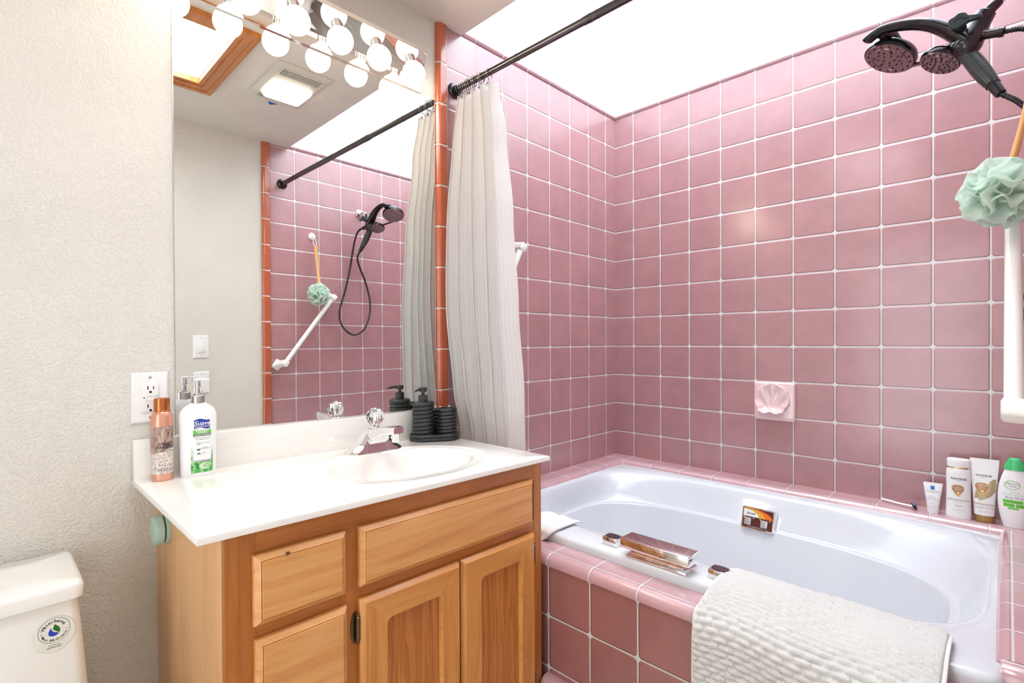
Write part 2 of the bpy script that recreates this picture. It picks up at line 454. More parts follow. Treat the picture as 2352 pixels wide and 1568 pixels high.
vp = [(0, -.007), (.043, -.007), (.043, -.002)]+arcp(.028, -.002, .015, 0, PI/2, 8)[1:]+[(.0, .0125)]
obj('edge_trim', strip(vp, (.57, CEIL-.001), lambda p, q, t: V(q, -1.181-p, t)), m_trim_v, wl, ang=60)
obj('edge_trim', strip(vp, (.57, CEIL-.001), lambda p, q, t: V(1.661-q, -1.213-p, t)), m_trim_v, wr, ang=60)
# ------------------------------------------------------------------ TUB SURROUND
ts = thing('tub_surround', 'pink tiled ledge and apron built around the white whirlpool tub', 'tub surround', (.8, -.6, 0))
def ledge(D=.088, R=.030, z=ZL, drop=.022):
    return [(0, z-.10), (0, z), (D, z)]+arcp(D, z-R, R, PI/2, 0, 10)[1:]+[(D+R, z-R-drop), (D+R-.006, z-.10)]
P1 = ledge()
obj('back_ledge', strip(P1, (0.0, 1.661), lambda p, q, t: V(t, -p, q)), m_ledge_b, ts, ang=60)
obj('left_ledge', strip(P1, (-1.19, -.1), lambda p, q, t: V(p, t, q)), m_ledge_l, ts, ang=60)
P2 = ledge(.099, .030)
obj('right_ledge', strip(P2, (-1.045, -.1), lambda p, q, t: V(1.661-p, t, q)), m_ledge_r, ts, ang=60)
b = NB(); lathe(b, [(.028, 0), (.030, .004), (.0305, .03), (.030, .15)], (1.545, -1.055, ZL-.03), (1, 0, 0), 24)
obj('ledge_end_cap', b, m_trim_ry, ts)
b = NB(); box(b, 1.536, 1.661, -1.075, -1.04, .5, ZL-.035, .004)
obj('ledge_end_face', b, m_apron, ts)
zf = .547
P3 = [(1.06, zf-.04), (1.06, zf), (1.188, zf)]+arcp(1.188, zf-.028, .028, PI/2, 0, 10)[1:]+[(1.216, zf-.032), (1.208, zf-.036), (1.18, zf-.04)]
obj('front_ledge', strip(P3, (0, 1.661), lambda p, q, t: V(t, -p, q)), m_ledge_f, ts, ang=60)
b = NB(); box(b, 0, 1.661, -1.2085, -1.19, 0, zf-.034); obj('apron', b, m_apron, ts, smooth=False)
PC = [(1.2, 0), (1.2, .182), (1.222, .182)]+arcp(1.222, .160, .022, PI/2, 0, 8)[1:]+[(1.244, 0)]
obj('curb', strip(PC, (.53, 1.661), lambda p, q, t: V(t, -p, q)), m_curb, ts, ang=60)
# ------------------------------------------------------------------ BATHTUB
tub = thing('bathtub', 'white acrylic whirlpool bathtub set into the pink tile surround', 'bathtub', (.8, -.6, 0))
def sring(x0, x1, y0, y1, z, e, n=120, zf_=None):
    cx, cy, rx, ry = (x0+x1)/2, (y0+y1)/2, (x1-x0)/2, (y1-y0)/2
    r = []
    for k in range(n):
        a = 2*PI*k/n; c, s = math.cos(a), math.sin(a)
        x = cx+rx*math.copysign(abs(c)**(2/e), c); y = cy+ry*math.copysign(abs(s)**(2/e), s)
        r.append(V(x, y, z+(zf_(x, y) if zf_ else 0)))
    return r
b = NB()
rz = .570
lip = lambda x, y: .006*max(0., min(1., (-y-.75)/.25))
rings = [sring(.085, 1.555, -1.120, -.09, .540, 30), sring(.085, 1.555, -1.121, -.09, rz-.014, 26, zf_=lip),
         sring(.088, 1.552, -1.117, -.093, rz-.005, 24, zf_=lip), sring(.096, 1.545, -1.107, -.10, rz, 20, zf_=lip),
         sring(.118, 1.530, -1.03, -.135, rz+.001, 7, zf_=lip), sring(.126, 1.522, -1.005, -.155, rz-.002, 5, zf_=lip),
         sring(.132, 1.514, -.990, -.170, rz-.012, 4.4, zf_=lip), sring(.138, 1.500, -.975, -.182, .530, 3.8),
         sring(.142, 1.480, -.955, -.214, .485, 3.3), sring(.147, 1.462, -.938, -.232, .456, 3.1),
         sring(.149, 1.459, -.936, -.2345, .4520, 3.0), sring(.153, 1.455, -.932, -.239, .4505, 3.0), sring(.163, 1.444, -.921, -.252, .4500, 3.0),
         sring(.166, 1.441, -.918, -.255, .4485, 3.0), sring(.168, 1.439, -.916, -.257, .445, 3.0), sring(.178, 1.430, -.906, -.268, .415, 3.0),
         sring(.235, 1.38, -.86, -.34, .30, 2.9), sring(.29, 1.33, -.82, -.38, .19, 2.9), sring(.33, 1.29, -.79, -.41, .155, 2.9),
         sring(.40, 1.22, -.73, -.47, .140, 2.6), sring(.60, 1.0, -.65, -.55, .135, 2.2)]
loft(b, rings, True, False, True)
obj('tub_shell', b, m_acryl, tub, ang=80)
# jet control plate
cp = V(.8290, -.2465, .4830); nrm = V(0, -1, .30).normalized(); ux = V(1, 0, 0); uz = nrm.cross(ux).normalized()*-1
uz = V(0, .30, 1).normalized()
def cpf(off=0.): return lambda x, z: cp+ux*x+uz*z+nrm*off
def rrect(w, h, r, n=5):
    o = []
    for cx, cz, a in ((w-r, h-r, 0), (-w+r, h-r, PI/2), (-w+r, -h+r, PI), (w-r, -h+r, 1.5*PI)):
        for k in range(n+1): o.append((cx+r*math.cos(a+PI/2*k/n), cz+r*math.sin(a+PI/2*k/n)))
    return o
b = NB(); Rr = []
for (s, o) in ((1., -.030), (1., .006), (.97, .009), (.93, .009), (.92, .006)):
    Rr.append([cpf(o)(x*s, z*s) for x, z in rrect(.062, .0435, .007)])
loft(b, Rr); pl = obj('control_plate', b, m_chrome, tub)
b = NB(); fan(b, rrect(.0562, .0378, .003), cpf(.0066), 1); lab = obj('label_face', b, flat('maroon_label', srgb(86, 22, 16), .35), pl, smooth=False)
def clipell(cx, cz, rx, rz, x0, x1, z0, z1, n=90):
    return [(max(x0, min(x1, x)), max(z0, min(z1, z))) for x, z in ell(cx, cz, rx, rz, n)]
for nm, c, rx, rzz, off in (('orange_swirl', srgb(238, 108, 22), .108, .036, .0070), ('amber_swirl', srgb(226, 172, 62), .080, .034, .0073), ('white_swirl', srgb(236, 236, 234), .055, .0275, .0076)):
    b = NB(); fan(b, clipell(-.052, .0055, rx, rzz, -.0555, .0555, .0055, .0372), cpf(off), 1, (-.04, .012)); obj(nm, b, flat(nm, c, .35), pl, smooth=False)
text('lettering', 'Jacuzzi', .0120, cpf(.0079), m_ink, pl, x=-.027, z=.0185, bold=.0002, shear=.3, world=True)
text('lettering', 'SILENT AIR INDUCTION SYSTEM', .0055, cpf(.0072), flat('white_ink', srgb(240, 240, 240)), pl, x=.002, z=-.0335, world=True)
for sx_ in (-.034, .028):
    b = NB(); Rr = []
    for s, o in ((1, .0066), (1, .019), (.93, .021), (.6, .0215)): Rr.append([cpf(o)(sx_+x*s, -.014+z*s) for x, z in rrect(.0135, .0145, .004)])
    loft(b, Rr); obj('control_knob', b, m_chrome_b, pl)
for q in (-.051, -.016, .0095, .046): b = NB(); fan(b, ell(q, .001, .0022, .0022, 12), cpf(.0073), 1); obj('indicator_dot', b, m_white, pl, smooth=False)
# waterfall spout, handles
zr_ = .575
sp = thing('tub_faucet', 'chrome waterfall spout and two small square handles on the front rim of the tub', 'tub faucet', (.84, -1.055, zr_), rz=0)
b = NB(); box(b, .738, .948, -1.128, -1.062, .603, .632, .004)
obj('spout_body', b, m_chrome, sp)
b = NB(); box(b, .752, .934, -1.115, -1.04, .5745, .582, .001); box(b, .762, .925, -1.105, -1.075, .58, .605)
obj('base_plate', b, m_chrome, sp)
for hx in (.672, 1.006):
    b = NB(); box(b, hx-.026, hx+.026, -1.083, -1.040, .5755, .600, .003); h = obj('handle', b, m_chrome, sp)
    b = NB(); fan(b, ell(hx, -1.0615, .021, .0165, 24), lambda x, y: V(x, y, .6009), 1); ringp(b, hx, -1.0615, .0225, .018, .0015, lambda x, y: V(x, y, .6015))
    obj('handle_inlay', b, flat('handle_inlay', (.22, .2, .25, 1), .12, .9), h, smooth=False)
# ------------------------------------------------------------------ VANITY
ZC = .858; CX = .552; CY0, CY1 = -2.168, -1.222; CT = .0135
vt = thing('sink_countertop', 'white cultured marble vanity top with integral oval sink and backsplash', 'countertop', (.27, -1.695, ZC))
b = NB()
N = 144; ex, ey, erx, ery = .306, -1.587, .165, .222
def rectpt(a):
    c, s = math.cos(a), math.sin(a)
    tx = ((CX-ex)/c if c > 0 else (WX0-ex)/c) if abs(c) > 1e-9 else 1e9
    ty = ((CY1-ey)/s if s > 0 else (CY0-ey)/s) if abs(s) > 1e-9 else 1e9
    t = min(abs(tx), abs(ty)); return V(ex+c*t, ey+s*t, ZC)
angs = [2*PI*k/N for k in range(N)]
for cxx, cyy in ((CX, CY1), (WX0, CY1), (WX0, CY0), (CX, CY0)):
    a = math.atan2(cyy-ey, cxx-ex) % (2*PI); i = min(range(N), key=lambda q: abs(angs[q]-a)); angs[i] = a
rings = []
prof = [(.10, -.128), (.3, -.127), (.5, -.118), (.68, -.098), (.82, -.068), (.90, -.042), (.955, -.018), (.985, -.006), (1.01, -.0012), (1.05, 0), (1.2, 0), (1.22, .0009), (1.245, .0009), (1.265, 0)]
for s, dz in prof:
    r = []
    for a in angs:
        d = V(math.cos(a)*1, math.sin(a), 0); t = 1/math.sqrt((d.x/erx)**2+(d.y/ery)**2)*s
        R_ = (rectpt(a)-V(ex, ey, ZC)).length*.97
        t = min(t, R_) if s > 1.02 else t
        r.append(V(ex+d.x*t, ey+d.y*t, ZC+dz))
    rings.append(r)
def inset(p, k):
    return V(min(p.x, CX-k), max(CY0+k, min(p.y, CY1-k)), p.z)
rings.append([inset(rectpt(a), .004) for a in angs])
rings.append([inset(rectpt(a), .001)-V(0, 0, .0012) for a in angs])
rings.append([rectpt(a)-V(0, 0, .004) for a in angs])
rings.append([rectpt(a)-V(0, 0, CT) for a in angs])
rings.append([inset(rectpt(a), .06)-V(0, 0, CT) for a in angs])
loft(b, rings, True, True, False)
obj('counter', b, m_marble, vt, tl=True, ang=40)
b = NB(); box(b, WX0, .020, CY0, CY1, ZC-.004, .956, .002)
obj('backsplash', b, m_marble, vt, tl=True)
b = NB()
for k in range(26):
    y = -1.22+.045*k/25; sphere(b, (.005+.004*math.sin(k*1.7), y, .952+.004*math.sin(k*2.3)+.003*random.random()), .006+.003*random.random(), 8, 6)
obj('caulk_bead', b, m_caulk, vt)
# faucet
FZ = ZC+TILTS*.365
fa = thing('sink_faucet', 'chrome single-handle sink faucet with a faceted crystal knob', 'faucet', (.12, -1.56, FZ))
b = NB()
def hexr(hx, hy, z, cx=.108, cy=-1.562, tip=.02): return [V(cx+x, cy+y, z) for x, y in ((-hx, -hy+tip), (-hx*.6, -hy), (hx*.6, -hy), (hx, -hy+tip), (hx, hy-tip), (hx*.6, hy), (-hx*.6, hy), (-hx, hy-tip))]
loft(b, [hexr(.030, .092, FZ), hexr(.029, .090, FZ+.006), hexr(.027, .074, FZ+.016), hexr(.026, .058, FZ+.029, tip=.014), hexr(.025, .044, FZ+.043, tip=.010), hexr(.024, .033, FZ+.056, tip=.008), hexr(.020, .028, FZ+.064, tip=.006)])
obj('faucet_base', b, m_chrome, fa, ang=25)
def rr(c, u, w, hu, hw, r=.004, n=3):
    o = []
    for cx, cz, a in ((hu-r, hw-r, 0), (-hu+r, hw-r, PI/2), (-hu+r, -hw+r, PI), (hu-r, -hw+r, 1.5*PI)):
        for k in range(n+1): o.append(c+u*(cx+r*math.cos(a+PI/2*k/n))+w*(cz+r*math.sin(a+PI/2*k/n)))
    return o
b = NB(); Y_ = V(0, 1, 0)
loft(b, [rr(V(.088, -1.562, FZ+.033), Y_, V(-.3, 0, 1).normalized(), .034, .030), rr(V(.135, -1.562, FZ+.054), Y_, V(-.35, 0, 1).normalized(), .030, .022),
         rr(V(.19, -1.562, FZ+.074), Y_, V(-.2, 0, 1).normalized(), .0215, .0135), rr(V(.238, -1.562, FZ+.080), Y_, V(-.1, 0, 1).normalized(), .019, .012), rr(V(.250, -1.562, FZ+.081), Y_, V(0, 0, 1), .017, .010)])
obj('spout', b, m_chrome, fa, ang=30)
b = NB(); lathe(b, [(.0105, -.012), (.0115, -.01), (.0115, .018), (.010, .018)], (.232, -1.562, FZ+.056), n=20); obj('aerator', b, m_chrome, fa)
b = NB(); ka = V(-.12, 0, 1).normalized(); kc = V(.118, -1.566, FZ+.062)
ka = V(.18, -.03, 1).normalized(); lathe(b, [(.021, 0), (.021, .010), (.017, .014), (.014, .022)], kc, ka, 24); obj('knob_collar', b, m_chrome, fa)
b = NB(); kn = kc+ka*.050
for k in range(1): pass
bb = bmesh.new(); bmesh.ops.create_uvsphere(bb, u_segments=10, v_segments=7, radius=.0285)
merge(bb if False else b, bb, Matrix.Translation(kn) @ Matrix.Rotation(.18, 4, 'Y'))
obj('crystal_knob', b, m_crystal, fa, smooth=False)
b = NB(); lathe(b, [(.004, -.03), (.006, .0), (.009, .012), (.004, .018)], kn, ka, 12); obj('knob_core', b, m_chrome, fa)
# cabinet
vc = thing('vanity_cabinet', 'golden maple vanity cabinet under the white marble sink top', 'cabinet', (.26, -1.675, 0))
XF, Y0, Y1, ZT = .525, -2.117, -1.234, ZC-CT
b = NB(); box(b, WX0, .507, Y0, Y0+.015, .0, ZT); obj('side_panel', b, m_w_side, vc, tl=True, smooth=False)
b = NB(); box(b, WX0, .507, Y1-.015, Y1, .0, ZT); obj('side_panel', b, m_w_side, vc, tl=True, smooth=False)
b = NB(); box(b, WX0, .506, Y0+.015, Y1-.015, .09, .105); box(b, WX0, WX0+.006, Y0+.015, Y1-.015, .105, ZT-.12); obj('carcass', b, m_w_side, vc, tl=True, smooth=False)
for y0, y1, zt_ in ((Y0, Y0+.053, ZT), (Y1-.034, Y1, ZT), (-1.897, -1.838, ZT-.06)):
    b = NB(); box(b, .507, XF, y0, y1, .09, zt_); obj('frame_stile', b, m_w_framev, vc, tl=True, smooth=False)
for y0, y1, z0, z1 in ((Y0+.053, Y1-.034, ZT-.06, ZT), (Y0+.053, -1.897, .618, .668), (-1.838, Y1-.034, .618, .668), (Y0+.053, -1.897, .34, .40), (Y0+.053, Y1-.034, .09, .13)):
    b = NB(); box(b, .507, XF-.001, y0, y1, z0, z1); obj('frame_rail', b, m_w_frame, vc, tl=True, smooth=False)
b = NB(); box(b, .43, .445, Y0+.015, Y1-.015, 0, .09); obj('toe_kick', b, m_w_framev, vc, tl=True, smooth=False)
def front_slab(y0, y1, z0, z1, x0=XF+.0005, x1=.545, e=.012):
    """slab with stepped/bevelled edge"""
    bm = NB(); R_ = []
    for k, x in ((0, x0), (0, x0+.008), (.001, x0+.010), (e*.85, x1-.0015), (e, x1-.0035), (e+.0015, x1), (e+.003, x1)):
        R_.append([V(x, y0+k, z0+k), V(x, y1-k, z0+k), V(x, y1-k, z1-k), V(x, y0+k, z1-k)])
    loft(bm, R_); return bm
dr = obj('drawer', front_slab(-2.070, -1.883, .659, .794), m_w_front, vc, tl=True, ang=20)
b = NB(); box(b, .543, .5472, -2.014, -2.007, .7835, .7885, .001); obj('screw_mark', b, m_hinge, dr, tl=True)
obj('drawer', front_slab(-2.068, -1.881, .382, .632), m_w_front, vc, tl=True, ang=20)
obj('drawer', front_slab(-2.068, -1.881, .115, .357), m_w_front, vc, tl=True, ang=20)
obj('false_drawer_front', front_slab(-1.851, -1.283, .661, .794), m_w_front, vc, tl=True, ang=20)
def door(y0, y1, z0, z1, hinge_side):
    d_ = obj('door', NB(), m_w_stile, vc)  # replaced below
    bm = NB(); e = .009; x0, x1 = XF+.0005, .545; sw = .062; rw = .060
    # outer rim profile and inner opening
    ix0, ix1, iz0, iz1 = y0+sw, y1-sw*.97, z0+rw, z1-rw
    def rc(a0, a1, b0, b1, x, r=0, n=4):
        o = []
        for cy, cz, an in ((a1-r, b1-r, 0), (a0+r, b1-r, PI/2), (a0+r, b0+r, PI), (a1-r, b0+r, 1.5*PI)):
            for k in range(n+1): o.append(V(x, cy+r*math.cos(an+PI/2*k/n), cz+r*math.sin(an+PI/2*k/n)))
        return o
    R_ = [rc(y0, y1, z0, z1, x0, .0005), rc(y0, y1, z0, z1, x0+.008, .0005), rc(y0+e*.8, y1-e*.8, z0+e*.8, z1-e*.8, x1-.0015, .0005), rc(y0+e, y1-e, z0+e, z1-e, x1, .0005),
          rc(ix0, ix1, iz0, iz1, x1, .014), rc(ix0+.003, ix1-.003, iz0+.003, iz1-.003, x1-.002, .013), rc(ix0+.006, ix1-.006, iz0+.006, iz1-.006, x1-.010, .010), rc(ix0+.006, ix1-.006, iz0+.006, iz1-.006, x0, .010)]
    loft(bm, R_, True, False, False)
    for v in bm.verts: tilt(v.co)
    bmesh.ops.recalc_face_normals(bm, faces=bm.faces[:]); bm.transform(WM[vc.name].inverted())
    me = d_.data; bm.to_mesh(me); bm.free()
    for p in me.polygons:
        c = p.center+WM[vc.name].translation
        p.material_index = 1 if (ix0 < c.y < ix1 and abs(p.normal.x) > .3) or abs(p.normal.z) > .5 else 0
    me.materials.append(m_w_rail)
    for p in me.polygons: p.use_smooth = True
    me.set_sharp_from_angle(angle=math.radians(20))
    b2 = NB(); box(b2, x0+.001, x1-.011, ix0+.002, ix1-.002, iz0+.002, iz1-.002); obj('door_panel', b2, m_w_panel, d_, tl=True, smooth=False)
    yh = y0 if hinge_side < 0 else y1
    for zh in (z1-.062, z0+.062):
        b3 = NB(); lathe(b3, [(.001, -.034), (.0035, -.031), (.0035, -.026), (.0048, -.025), (.0048, .025), (.0035, .026), (.0035, .031), (.001, .034)], (XF+.008, yh+hinge_side*.004, zh), n=12)
        R2 = []
        for x in (XF+.0002, XF+.0022): R2.append([V(x, yh+hinge_side*(.006+.012*max(0, math.cos(a))), zh+.036*math.sin(a)) for a in [2*PI*k/20 for k in range(20)]])
        loft(b3, R2); obj('hinge', b3, m_hinge, d_, tl=True)
    return d_
door(-1.851, -1.568, .118, .634, -1)
door(-1.562, -1.279, .118, .634, 1)
# ------------------------------------------------------------------ MIRROR
mi = thing('wall_mirror', 'large frameless mirror resting on the vanity backsplash', 'mirror', (-.006, -1.65, 1.5))
b = NB(); MY0, MY1 = -2.074, -1.226
ring0 = [V(WX0+.0003, MY0, .966), V(WX0+.0003, MY1, .957), V(WX0+.0003, MY1, 2.121), V(WX0+.0003, MY0, 2.124)]
loft(b, [ring0, [p+V(.0038, 0, 0) for p in ring0]])
obj('mirror_glass', b, m_mirror, mi, smooth=False)
b = NB(); q = [V(WX0, MY0, .958), V(WX0, MY1, .949), V(WX0, MY1, .9565), V(WX0, MY0, .9655)]
loft(b, [q, [p+V(.007, 0, 0) for p in q]]); box(b, WX0, WX0+.0045, MY0-.002, MY0, .966, 2.122)
obj('mirror_channel', b, m_chrome_b, mi, smooth=False)
# ------------------------------------------------------------------ LIGHT BAR
lb = thing('vanity_light_bar', 'polished chrome bar light with round frosted bulbs above the mirror', 'light fixture', (.05, -1.72, 2.17))
FY0, FY1 = -2.145, -1.295
b = NB()
def fend(y, s): return [V(WX0, y, 2.1235), V(.003, y, 2.1235), V(.004, y, 2.170), V(.100, y-s*.045, 2.209), V(.100, y-s*.045, 2.2225), V(WX0, y, 2.2225)]
loft(b, [fend(FY0, -1), fend(FY1, 1)])
obj('housing', b, m_brass, lb, smooth=False)
axd = V(.36, 0, -1).normalized()
for k in range(6):
    y = -1.375-.1362*k
    c = V(.072, y, 2.140); base = c-axd*.070
    # base point on sloped face
    b = NB(); lathe(b, [(.0205, .0), (.0205, .006), (.0195, .007), (.0195, .030), (.0165, .034)], base, axd, 28); so = obj('socket', b, m_brass, lb)
    b = NB(); lathe(b, [(.0135, .028), (.015, .033), (.019, .038)], base, axd, 24, caps=False)
    sphere(b, c, .0390, 32, 18); obj('bulb', b, m_bulb, lb)
# ------------------------------------------------------------------ OUTLET, SWITCHES
def plate(name, label, cat, x, face, yc, zc, hy, hz, mat):
    t = thing(name, label, cat, (x, yc, zc))
    bm = NB(); R_ = []
    for k, d in ((0, 0), (0, .003), (.0035, .0065), (.006, .007)): R_.append([V(x+face*d, yc+a*(hy-k), zc+c*(hz-k)) for a, c in ((-1, -1), (1, -1), (1, 1), (-1, 1))])
    loft(bm, R_); obj('cover_plate', bm, mat, t, ang=25)
    for s in (-1, 1):
        bm = NB(); lathe(bm, [(.0032, 0), (.0032, .0012)], (x+face*.007, yc, zc+s*hz*.80), (face, 0, 0), 12); obj('screw', bm, m_chrome_b, t)
    return t
ou = plate('wall_outlet', 'white GFCI outlet on the textured wall left of the mirror', 'outlet', WX0, 1, -2.130, 1.070, .0385, .063, m_white)
b = NB(); box(b, WX0+.006, WX0+.0105, -2.147, -2.113, 1.034, 1.106, .001); obj('receptacle', b, m_white, ou)
def slot(f_): 
    b_ = NB(); f_(b_); obj('outlet_slot', b_, m_dark, ou, smooth=False)
for zz in (1.0915, 1.0455):
    slot(lambda q: box(q, WX0+.0104, WX0+.0108, -2.1367, -2.1343, zz-.001, zz+.0075)); slot(lambda q: box(q, WX0+.0104, WX0+.0108, -2.1245, -2.1225, zz-.001, zz+.0065))
    slot(lambda q: lathe(q, [(.0030, 0), (.0030, .0004)], (WX0+.0104, -2.130, zz-.0075), (1, 0, 0), 12))
slot(lambda q: lathe(q, [(.0017, 0), (.0017, .0004)], (WX0+.0104, -2.1435, 1.070), (1, 0, 0), 10))
for z0_, z1_ in ((1.0725, 1.0795), (1.0615, 1.068)): b = NB(); box(b, WX0+.0104, WX0+.0118, -2.138, -2.122, z0_, z1_, .0008); obj('test_button', b, m_white, ou)
b = NB(); lathe(b, [(.0018, 0), (.0018, .0006)], (WX0+.0104, -2.117, 1.0735), (1, 0, 0), 12); obj('indicator_light', b, flat('green_led', (.25, .6, .1, 1), .4), ou)
s1 = plate('light_switch', 'white rocker switch on the wall opposite the mirror, above the blank plate', 'light switch', WX1, -1, -1.583, 1.186, .0385, .063, m_white)
b = NB(); box(b, WX1-.0115, WX1-.006, -1.600, -1.566, 1.152, 1.219, .001); rk = obj('rocker', b, m_white, s1)
b = NB(); box(b, WX1-.015, WX1-.0112, -1.595, -1.568, 1.158, 1.188, .001); obj('rocker_paddle', b, m_ivory, s1)
plate('blank_plate', 'blank white cover plate on the wall opposite the mirror, below the switch', 'cover plate', WX1, -1, -1.581, .987, .0385, .060, m_white)
# ------------------------------------------------------------------ VENT FAN LIGHT, TAPE
vf = thing('exhaust_fan_light', 'square ceiling exhaust fan grille with a glowing light lens', 'exhaust fan', (.87, -1.41, CEIL))
vx0, vx1, vy0, vy1 = .672, 1.081, -1.537, -1.287
b = NB(); R_ = []
for k, z in ((0, CEIL-.0005), (0, CEIL-.005), (.024, CEIL-.013), (.028, CEIL-.013)): R_.append([V(vx0+k, vy0+k, z), V(vx1-k, vy0+k, z), V(vx1-k, vy1-k, z), V(vx0+k, vy1-k, z)])
loft(b, R_, True, False, False)
for k in range(22):
    y = vy0+.036+(vy1-vy0-.072)*k/21
    for xa, xb in ((vx0+.036, vx0+.098), (vx1-.082, vx1-.036)): box(b, xa, xb, y-.0017, y+.0017, CEIL-.0145, CEIL-.006)
for xa, xb in ((vx0+.026, vx0+.038), (vx0+.098, vx0+.145), (vx1-.092, vx1-.080), (vx1-.038, vx1-.026)): box(b, xa, xb, vy0+.036, vy1-.036, CEIL-.0148, CEIL-.005)
for ya, yb in ((vy0+.026, vy0+.037), (vy1-.037, vy1-.026)): box(b, vx0+.0262, vx1-.0262, ya, yb, CEIL-.0142, CEIL-.005)
obj('grille', b, flat('grille_plastic', srgb(206, 200, 190), .4), vf, smooth=False)
b = NB(); box(b, vx0+.028, vx1-.028, vy0+.028, vy1-.028, CEIL-.004, CEIL-.0005); obj('duct_backing', b, flat('duct_brown', srgb(58, 36, 18), .8), vf, smooth=False)
b = NB(); R_ = []
for k, z in ((0, CEIL-.012), (.003, CEIL-.026), (.009, CEIL-.036), (.018, CEIL-.039)):
    R_.append([V(q[0]+.902, q[1]-1.410, z) for q in rrect(.090-k, .092-k, .026-k)])
loft(b, R_); obj('light_lens', b, m_lens, vf)
b = NB(); q = [V(1.098, -1.425, CEIL), V(1.100, -1.376, CEIL), V(1.13, -1.40, CEIL), V(1.13, -1.408, CEIL)]
loft(b, [q, [p-V(0, 0, .0006) for p in q]]); tag(obj('painters_tape', b, m_tape, smooth=False), 'small blue scrap of painters tape on the ceiling beside the fan grille', 'tape')
# ------------------------------------------------------------------ SHOWER ROD, RINGS, CURTAIN
RY, RZ = -1.135, 2.186
rod = thing('shower_rod', 'dark bronze shower curtain rod spanning the tub opening', 'curtain rod', (.83, RY, RZ))
b = NB(); lathe(b, [(.0115, .0), (.0115, .62), (.0128, .621), (.0128, 1.0), (.0140, 1.001), (.0140, 1.658)], (.001, RY, RZ), (1, 0, 0), 24)
for x in (.335, .340, .345, .372, .64, .645, .650, .672, .98, 1.3, 1.305): lathe(b, [(.0118 if x < .62 else .0132, 0), (.0122 if x < .62 else .0138, .0006), (.0118 if x < .62 else .0132, .0012)], (x, RY, RZ), (1, 0, 0), 24)
obj('rod_tube', b, m_rod, rod)
for x, a in ((0.0005, 1), (1.6605, -1)):
    b = NB(); lathe(b, [(.031, 0), (.031, .004), (.027, .010), (.017, .013), (.0165, .028), (.013, .029)], (x, RY, RZ), (a, 0, 0), 32); obj('end_flange', b, m_bronze, rod)
random.seed(3)
xs_r = [.028, .040, .052, .064, .075, .087, .098, .112, .124, .150, .158, .196]
rings_ = []
for i, x in enumerate(xs_r):
    tl_ = random.uniform(-.10, .10)
    b = NB(); pts = [V(.004*math.sin(a*2), .0195*math.sin(a), .0195*math.cos(a)-.004) for a in [2*PI*k/20 for k in range(21)]]
    tube(b, pts, .0013, 6)
    tube(b, [V(0, 0, -.023), V(.002, -.004, -.030), V(0, -.006, -.038)], .0013, 6); sphere(b, (0, -.007, -.041), .0038, 10, 6)
    if i == 0:
        o = obj('curtain_ring', b, flat('dark_wire', (.20, .18, .17, 1), .25, .95), None); proto = o
    else:
        b.free(); o = proto.copy(); COL.objects.link(o)
    o.location = (x, RY, RZ); o.rotation_euler = (0, 0, tl_+.15)
    tag(o, 'dark wire hook ring bunched on the shower rod above the curtain', 'curtain ring', 'wire rings holding the shower curtain')
    rings_.append(o)
proto['label'] = 'dark wire hook ring bunched on the shower rod above the curtain'
rings_[-1]['label'] = 'rightmost wire ring, its hook and bead hanging in front of the curtain'
def fabric():
    n = NT('waffle_curtain'); t = n.n.new('ShaderNodeUVMap'); uv = n.sep(t.outputs[0])
    wx = n.M('ABSOLUTE', n.M('SINE', n.M('MULTIPLY', uv[0], PI/.0062))); wz = n.M('ABSOLUTE', n.M('SINE', n.M('MULTIPLY', uv[1], PI/.0062)))
    w = n.M('MINIMUM', wx, wz)
    c = n.mix(n.rng(w, .0, .5, .0, 1.), srgb(248, 245, 243), srgb(236, 232, 231))
    n.set(c, .85, 0, n.bump(n.M('MULTIPLY', w, -1.), .5, .0016), **{'Sheen_Weight': .2})
    tr = n.n.new('ShaderNodeBsdfTranslucent'); tr.inputs[0].default_value = (.9, .88, .86, 1)
    mx = n.n.new('ShaderNodeMixShader'); mx.inputs[0].default_value = .36
    n.l.new(n.b.outputs[0], mx.inputs[1]); n.l.new(tr.outputs[0], mx.inputs[2]); n.l.new(mx.outputs[0], n.out.inputs[0])
    return n.m
m_cur = fabric()
# curtain: folded sheet
def curtain_mesh(nf, keys, amp, ph, yoff, xr, seed, nu=300, nz=80, z0=.60, z1=2.146, thick=False):
    rnd = random.Random(seed)
    phs = [rnd.uniform(-.5, .5) for _ in range(nf+2)]; am = [rnd.uniform(.7, 1.25) for _ in range(nf+2)]
    bm = NB(); uvl = []
    G = []
    for j in range(nz+1):
        t = j/nz; z = z1+(z0-z1)*t
        x0, x1, yb, A = [keyed(keys, z, q) for q in range(4)]
        row = []
        for i in range(nu+1):
            s = i/nu; f = s*nf; k = int(min(nf-1, f))
            fr = f-k; loc = am[k]*(1-fr)+am[k+1]*fr
            a = 2*PI*f+ph+phs[k]*(1-fr)*.5+phs[k+1]*fr*.5+.25*math.sin(t*2.2+k)
            x = x0+(x1-x0)*s+.008*math.sin(2*a)*(.4+.6*t)
            y = yb+A*loc*math.sin(a)+.006*math.sin(5*t+s*9)*t+yoff-.040*(1-s)**2*math.sin(PI*min(1, t*1.25))
            row.append((bm.verts.new((max(.0155, x), y, z)), s*nf*.11, z))
        G.append(row)
    uv = bm.loops.layers.uv.new('UVMap')
    for j in range(nz):
        for i in range(nu):
            q = [G[j][i], G[j][i+1], G[j+1][i+1], G[j+1][i]]
            f = bm.faces.new([v[0] for v in q])
            for l, v in zip(f.loops, q): l[uv].uv = (v[1], v[2])
    return bm
